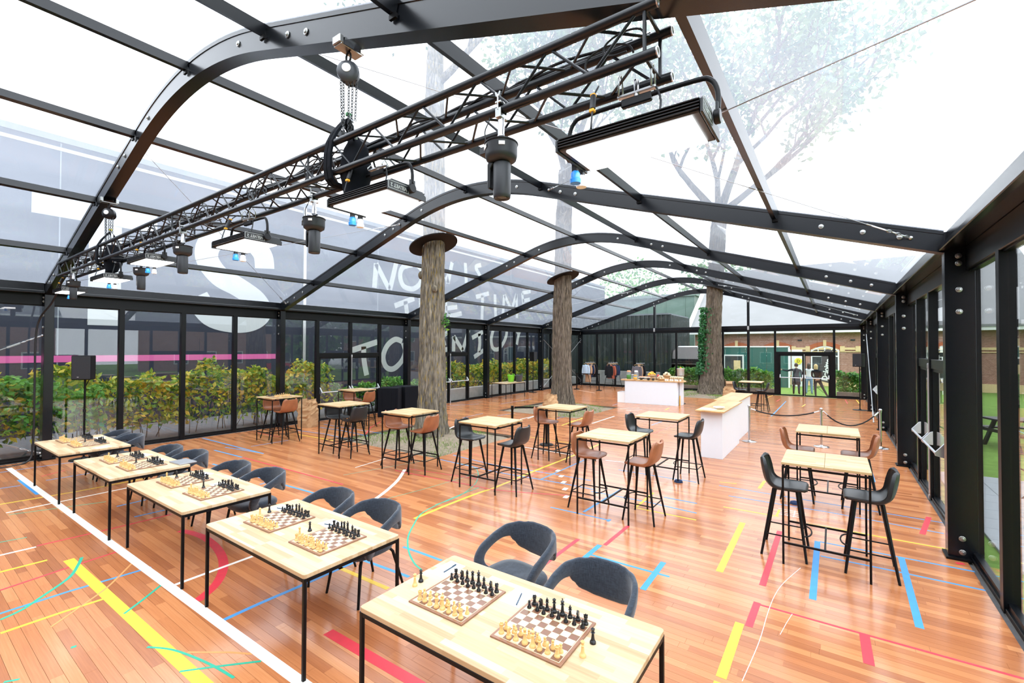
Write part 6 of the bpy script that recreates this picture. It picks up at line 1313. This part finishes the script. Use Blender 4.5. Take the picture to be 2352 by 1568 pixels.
cone = MB().lathe([(0.012, 0), (0.04, 0.085), (0.034, 0.085), (0.001, 0.02)], 10).mesh('paper_cone', 'bread', 'auto'); topg = MB().ball((0, 0, 0.012), 0.042, 8, 6).mesh('filling', 'bread', True)
for i in range(7):
    for j in range(4):
        b = bt(0.70 + 0.075 * i + 0.02 * (j % 2), 0.3 - 0.1 * j + 0.05); t = thing('snack_cone', 'wooden snack cone with pale filling on the buffet', 'snack', (b[0], b[1], BZ + 0.03 + 0.088), 0, 'snack cones on the buffet'); link('paper_cone', cone, t, (0, 0, -0.085)); link('filling', topg, t, (0, 0, 0.008))
for i in range(7): bx = bt(0.5 + 0.1 * i, -0.16 - 0.12 * (i % 2)); cup(0.56 + 0.1 * i, -0.2 - 0.09 * (i % 2), 0.042, 0.075, 'china', 'small white cup at the right end of the buffet', 'white cups on the buffet')
rk = tag(MB().prism([(-0.27, -0.19), (0.27, -0.19), (0.27, 0.19), (-0.27, 0.19)], 0, 0.03).obj('cone_rack', 'bamboo_bowl', None, False, 0.004, loc=bt(0.93, 0.2)), 'wooden rack under the snack cones', 'rack')
dj = thing('juice_dispenser', 'steel juice dispenser with orange knob on a black pedestal', 'dispenser', (-5.45, 20.45, 0)); MB().lathe([(0.2, 0), (0.2, 0.02), (0.05, 0.04), (0.05, 1.0), (0.12, 1.05), (0.12, 1.2), (0.001, 1.2)], 18).obj('pedestal', 'fixture_dark', dj, 'auto'); MB().lathe([(0.13, 1.2), (0.15, 1.22), (0.15, 1.48), (0.16, 1.5), (0.16, 1.52), (0.001, 1.53)], 22).obj('tank', 'alu_silver', dj, 'auto'); MB().ball((0, 0, 1.55), 0.035, 10, 6).obj('knob', 'orange_fruit', dj, True)
wb = thing('carton', 'open white carton on the floor left of the buffet', 'box', (-7.72, 19.6, 0), 0.06)
for nm, c, d in (('front_wall', (0, -0.27, 0.23), (0.36, 0.008, 0.46)), ('back_wall', (0, 0.27, 0.23), (0.36, 0.008, 0.46)), ('side_wall', (-0.18, 0, 0.23), (0.008, 0.54, 0.46)), ('side_wall', (0.18, 0, 0.23), (0.008, 0.54, 0.46)), ('bottom', (0, 0, 0.005), (0.35, 0.53, 0.008))): bxo(nm, c, d, 'white_card', wb)
o = bxo('flap', (0.2, 0, 0.53), (0.008, 0.54, 0.17), 'white_card', wb); o.rotation_euler = (0, 0.2, 0); bxo('filling', (0, 0, 0.38), (0.33, 0.5, 0.02), 'dark_cup', wb)

# ---------------------------------------------------------------- stanchions
def chrome_post(x, y, label):
    t = thing('rope_stanchion', label, 'stanchion', (x, y, 0), 0, 'chrome rope stanchions'); MB().lathe([(0.165, 0), (0.165, 0.012), (0.15, 0.02), (0.04, 0.03), (0.0225, 0.05), (0.0225, 0.05)], 28).obj('base', 'chrome', t, 'auto'); MB().lathe([(0.0225, 0.04), (0.0225, 0.86), (0.03, 0.865), (0.03, 0.885), (0.022, 0.89)], 16).obj('post', 'chrome', t, 'auto'); MB().lathe([(0.02, 0.89), (0.035, 0.90), (0.036, 0.925), (0.02, 0.945), (0.001, 0.948)], 16).obj('finial', 'chrome', t, True); return t
ST = [(-1.78, 13.05, 'chrome stanchion beside the white counter'), (-0.26, 13.39, 'chrome stanchion between the two black ropes'), (0.90, 14.0, 'chrome stanchion beside the right glass wall')]
for a in ST: chrome_post(*a)
def rope(p, q, sag, label):
    t = thing('barrier_rope', label, 'rope', p, 0, 'black barrier ropes'); d = Vector(q) - Vector(p); pts = [d * (i / 14) - Vector((0, 0, sag * 4 * (i / 14) * (1 - i / 14))) for i in range(15)]; MB().tube(pts[1:-1], 0.016, 8).obj('rope_cover', 'rope_black', t, True); MB().tube(pts[:2], 0.02, 8).obj('end_hook', 'chrome', t, 'auto'); MB().tube(pts[-2:], 0.02, 8).obj('end_hook', 'chrome', t, 'auto')
rope((-1.74, 13.06, 0.84), (-0.30, 13.38, 0.86), 0.14, 'black rope from the counter stanchion to the middle stanchion'); rope((-0.22, 13.41, 0.86), (0.86, 13.98, 0.86), 0.33, 'deeply sagging black rope to the stanchion by the right wall')
def belt_post(x, y, label):
    t = thing('belt_stanchion', label, 'stanchion', (x, y, 0), 0, 'black belt stanchions'); MB().lathe([(0.17, 0), (0.17, 0.015), (0.155, 0.03), (0.035, 0.04)], 24).obj('base', 'black_steel', t, 'auto'); MB().lathe([(0.03, 0.03), (0.03, 0.86), (0.036, 0.87), (0.036, 0.96), (0.03, 0.965), (0.001, 0.965)], 14).obj('post', 'black_steel', t, 'auto')
for a in ((-5.78, 9.66, 'black belt stanchion behind the bar table before the middle trunk'), (-6.45, 9.15, 'black belt stanchion left of that table, belt drawn from it'), (-12.3, 12.76, 'black belt stanchion before the left-hand glass door'), (-12.3, 24.0, 'black belt stanchion left of the coats'), (-10.89, 24.0, 'black belt stanchion right of the light denim coats')): belt_post(*a)
def belt(p, q, label):
    t = Vector(q) - Vector(p); o = MB().box((0, 0, 0), (t.length, 0.004, 0.045)).obj('barrier_belt', 'black_steel'); o.location = (Vector(p) + Vector(q)) / 2; o.rotation_euler = (0, 0, math.atan2(t.y, t.x)); tag(o, label, 'belt', 'barrier belts')
belt((-6.41, 9.18, 0.925), (-5.81, 9.63, 0.925), 'black barrier belt behind the bar table before the middle trunk'); belt((-12.26, 24.0, 0.925), (-10.93, 24.0, 0.925), 'black barrier belt before the coat racks')

# ---------------------------------------------------------------- coat racks
def rack(x, y, label):
    t = thing('coat_rack', label, 'coat rack', (x, y, 0), 0, 'coat racks')
    for sy in (-0.6, 0.6):
        for sx in (-1, 1): rod('leg', (0, sy, 1.52), (sx * 0.33, sy, 0), 0.014, 'black_steel', t)
        rod('cross_bar', (-0.24, sy, 0.35), (0.24, sy, 0.35), 0.01, 'black_steel', t)
    rod('hanging_rail', (0, -0.7, 1.52), (0, 0.7, 1.52), 0.016, 'alu_silver', t)
def garment(x, y, m, w, L_, label, rz, seed):
    t = thing('coat', label, 'coat', (x, y, 1.52), rz, 'coats on the racks'); rr = random.Random(seed); rows = []
    for f, ww, dd in ((0.0, 0.05, 0.03), (0.04, 0.09, 0.04), (0.10, 0.8, 0.06), (0.2, 1.0, 0.08), (0.5, 0.92, 0.085), (0.8, 0.98, 0.09), (1.0, 1.02, 0.08)):
        rows.append([Vector((w / 2 * ww * math.cos(a * 0.5236) * (1 + rr.uniform(-.06, .06)), dd * math.sin(a * 0.5236) * (1 + rr.uniform(-.3, .3)), -0.06 - L_ * f + (0.02 * abs(math.cos(a * 0.5236)) * -2 if f < .15 else 0))) for a in range(12)])
    mb = MB().grid(rows, True); mb.add(rows[-1], [tuple(range(12))]); mb.obj('coat_body', m, t, True)
    for s in (-1, 1): MB().tube(stroke([(s * w * 0.42, 0, -0.16), (s * w * 0.56, 0.01, -0.4), (s * w * 0.58, -0.02, -0.72)], 0, 4), [0.07] + [0.065] * 6 + [0.05, 0.05], 9).obj('sleeve', m, t, True)
    MB().tube(stroke([(0, 0, 0.0), (0.03, 0, 0.035), (0.0, 0, 0.06), (-0.03, 0, 0.03)], 0, 3)[::-1], 0.004, 5).obj('hook', 'galv', t, True); MB().tube([(-w * 0.38, 0, -0.085), (0, 0, -0.03), (w * 0.38, 0, -0.085)], 0.012, 6).obj('hanger', 'bamboo_bowl', t, 'auto')
RK = [(-12.3, 25.8, 'coat rack with a light denim jacket, leftmost of three', [('denim_light', 0.46, 0.62, 'light denim jacket at the front of the left rack'), ('cloth_tan', 0.5, 1.12, 'tan coat on the left rack behind the denim jacket'), ('cloth_navy', 0.48, 0.8, 'navy jacket on the left rack'), ('cloth_tan', 0.46, 0.7, 'beige jacket on the left rack'), ('cloth_black', 0.5, 0.85, 'black coat at the back of the left rack')]),
      (-10.85, 25.9, 'coat rack with a rust jacket, middle of three', [('cloth_black', 0.42, 0.8, 'black jacket at the front of the middle rack'), ('cloth_rust', 0.52, 0.85, 'rust red jacket on the middle rack'), ('cloth_charcoal', 0.46, 0.75, 'charcoal coat on the middle rack'), ('cloth_navy', 0.5, 0.78, 'dark blue jacket on the middle rack'), ('cloth_navy', 0.44, 0.7, 'short blue jacket at the back of the middle rack')]),
      (-9.2, 26.0, 'coat rack with a grey jacket behind the buffet, rightmost of three', [('cloth_grey', 0.5, 0.75, 'grey jacket at the front of the right rack'), ('cloth_tan', 0.42, 0.5, 'short beige jacket on the right rack'), ('cloth_black', 0.5, 0.8, 'black coat on the right rack')])]
for x, y, lab, gs in RK:
    rack(x, y, lab)
    for i, (m, w, L_, gl) in enumerate(gs): w *= 0.84; garment(x + 0.03 * (i % 3), y - 0.6 + 0.24 * i, m, w, L_, gl, rf.uniform(-.25, .25), i + int(-x))

# ---------------------------------------------------------------- side table, buckets, speakers, bags, planters
sb = thing('side_table', 'wooden table with two buckets along the left wall', 'table', (-12.95, 18.05, 0), R(90)); build_low_table(sb, 1.6, 0.86, 0.735)
def bucket(x, y, m, label):
    t = thing('bucket', label, 'bucket', (x, y, 0.735)); MB().lathe([(0.13, 0), (0.135, 0.005), (0.19, 0.3), (0.205, 0.31), (0.205, 0.32), (0.18, 0.315), (0.12, 0.02), (0.001, 0.02)], 22).obj('tub', m, t, 'auto')
    for s in (-1, 1): MB().tube(stroke([(s * 0.06, 0.185, 0.3), (s * 0.05, 0.2, 0.36), (0, 0.2, 0.375), (-s * 0.05, 0.2, 0.36), (-s * 0.06, 0.185, 0.3)], 0, 3), 0.012, 6).obj('handle', m, t, True).rotation_euler = (0, 0, 0 if s > 0 else math.pi)
bucket(-13.05, 18.4, 'lime_bucket', 'lime green flexible bucket on the side table'); bucket(-12.72, 18.62, 'grey_bucket', 'dark grey flexible bucket on the side table')
def speaker(x, y, rz, label, round_base=True):
    t = thing('speaker', label, 'speaker', (x, y, 0), rz, 'speakers on stands'); MB().prism([(-0.17, 0.16), (0.17, 0.16), (0.11, -0.17), (-0.11, -0.17)][::-1], 1.69, 2.2, 'z').obj('cabinet', 'speaker_black', t, False, 0.012); bxo('grille', (0, 0.162, 1.945), (0.31, 0.008, 0.47), 'fixture_grey', t, 0.003)
    rod('pole', (0, 0, 0.02), (0, 0, 1.69), 0.0175, 'black_steel', t, 10); MB().lathe([(0.24, 0), (0.24, 0.012), (0.05, 0.02), (0.03, 0.06)], 24).obj('base', 'black_steel', t, 'auto'); rod('tilt_strut', (-0.02, -0.14, 1.7), (0, 0, 1.52), 0.008, 'black_steel', t); MB().lathe([(0.026, 0), (0.026, 0.06)], 10).obj('collar', 'fixture_dark', t, 'auto', loc=(0, 0, 1.0)); bxo('badge', (0.05, 0.168, 1.75), (0.03, 0.002, 0.012), 'alu_silver', t)
speaker(-13.0, 2.68, R(-125), 'black loudspeaker on a stand behind the farthest chess table'); speaker(-13.36, 20.9, R(-90), 'black loudspeaker on a stand along the left wall near the buckets'); speaker(0.82, 22.35, R(150), 'black loudspeaker on a stand by the right wall near the far door')
def paper_bag(x, y, w, d, h, label, seed, rz=0.0):
    rr = random.Random(seed); t = thing('paper_sack', label, 'paper bag', (x, y, 0), rz, 'brown paper sacks'); n, m = 22, 12; rows = []
    for i in range(m + 1):
        f = i / m; b = 1 + 0.08 * math.sin(f * math.pi) - (0.22 * max(0, f - 0.7) / 0.3); row = []
        for k in range(n):
            a = 2 * math.pi * k / n; ca, sa = math.cos(a), math.sin(a); e = 0.45
            row.append(Vector((w / 2 * b * math.copysign(abs(ca) ** e, ca) + rr.uniform(-.034, .034) * (0.25 + f), d / 2 * b * math.copysign(abs(sa) ** e, sa) + rr.uniform(-.034, .034) * (0.25 + f), h * f + (rr.uniform(-.035, .035) if i == m else rr.uniform(-.008, .008) * (f > 0)))))
        rows.append(row)
    inner = [[p * 0.93 + Vector((0, 0, 0.07 * p.z - dz)) for p in rows[-1]] for dz in (0.0, 0.18)]
    mb = MB().grid(rows + inner, True); mb.add(rows[0], [tuple(range(n - 1, -1, -1))]); mb.add(inner[-1], [tuple(range(n))]); mb.obj('sack_body', 'kraft_paper', t)
    rim = [[p * 1.03 + Vector((0, 0, 0.0)) for p in rows[-1]], [p * 1.06 + Vector((0, 0, -0.1 - 0.06 * p.z)) for p in rows[-1]]]; MB().grid(rim, True).obj('rolled_rim', 'kraft_paper', t)
paper_bag(-13.0, 7.72, 0.5, 0.38, 0.78, 'tall brown paper sack against the left glass wall', 3, 0.3); paper_bag(-8.05, 13.72, 0.48, 0.36, 0.74, 'crumpled brown paper sack before the middle trunk', 5, -0.5); paper_bag(-3.75, 21.9, 0.5, 0.4, 0.7, 'brown paper sack behind the far end of the white counter', 8, 0.2)
cx = thing('cardboard_box', 'open cardboard box beside the ivy-covered trunk', 'box', (-4.45, 26.1, 0.0), 0.3)
for nm, c, d in (('wall', (0, -0.2, 0.29), (0.44, 0.008, 0.6)), ('wall', (0, 0.2, 0.29), (0.44, 0.008, 0.6)), ('wall', (-0.22, 0, 0.29), (0.008, 0.4, 0.6)), ('wall', (0.22, 0, 0.29), (0.008, 0.4, 0.6)), ('bottom', (0, 0, 0.0), (0.43, 0.39, 0.01))): bxo(nm, c, d, 'cardboard', cx)
for c, r_, d in (((0, -0.27, 0.64), (-0.9, 0, 0), (0.44, 0.008, 0.2)), ((0.28, 0, 0.55), (0, 0.9, 0), (0.2, 0.4, 0.008)), ((-0.22, 0, 0.69), (0, 0, 0), (0.008, 0.4, 0.2))): bxo('flap', c, d, 'cardboard', cx).rotation_euler = r_
for i, (x, y, a) in enumerate(((-12.72, 10.62, 0.62), (-12.75, 11.35, 0.0))):
    t = thing('planter_cube', ('left' if i == 0 else 'right') + ' one of two black cloth-covered cubes before the left wall', 'planter', (x, y, 0), a, 'black cloth-covered cubes')
    MB().prism([(-0.35, -0.34), (0.35, -0.34), (0.35, 0.34), (-0.35, 0.34)], 0, 1.0).obj('cloth_cover', 'fabric_black', t, False, 0.012)
    for q in (-0.2, 0.12, 0.29): bxo('cloth_fold', (q, -0.345, 0.48), (0.015, 0.012, 0.95), 'fabric_black', t, 0.004)
for x, y, lb in ((-2.27, 8.35, 'dark blue felt pad under the leg of the bar table before the counter'), (-0.5, 8.22, 'dark blue felt pad under the leg of the rear right bar table')): tag(MB().lathe([(0.075, 0), (0.07, 0.03), (0.03, 0.045), (0.001, 0.04)], 7).obj('felt_pad', 'cloth_navy', None, False, loc=(x, y, 0.0008)), lb, 'pad')
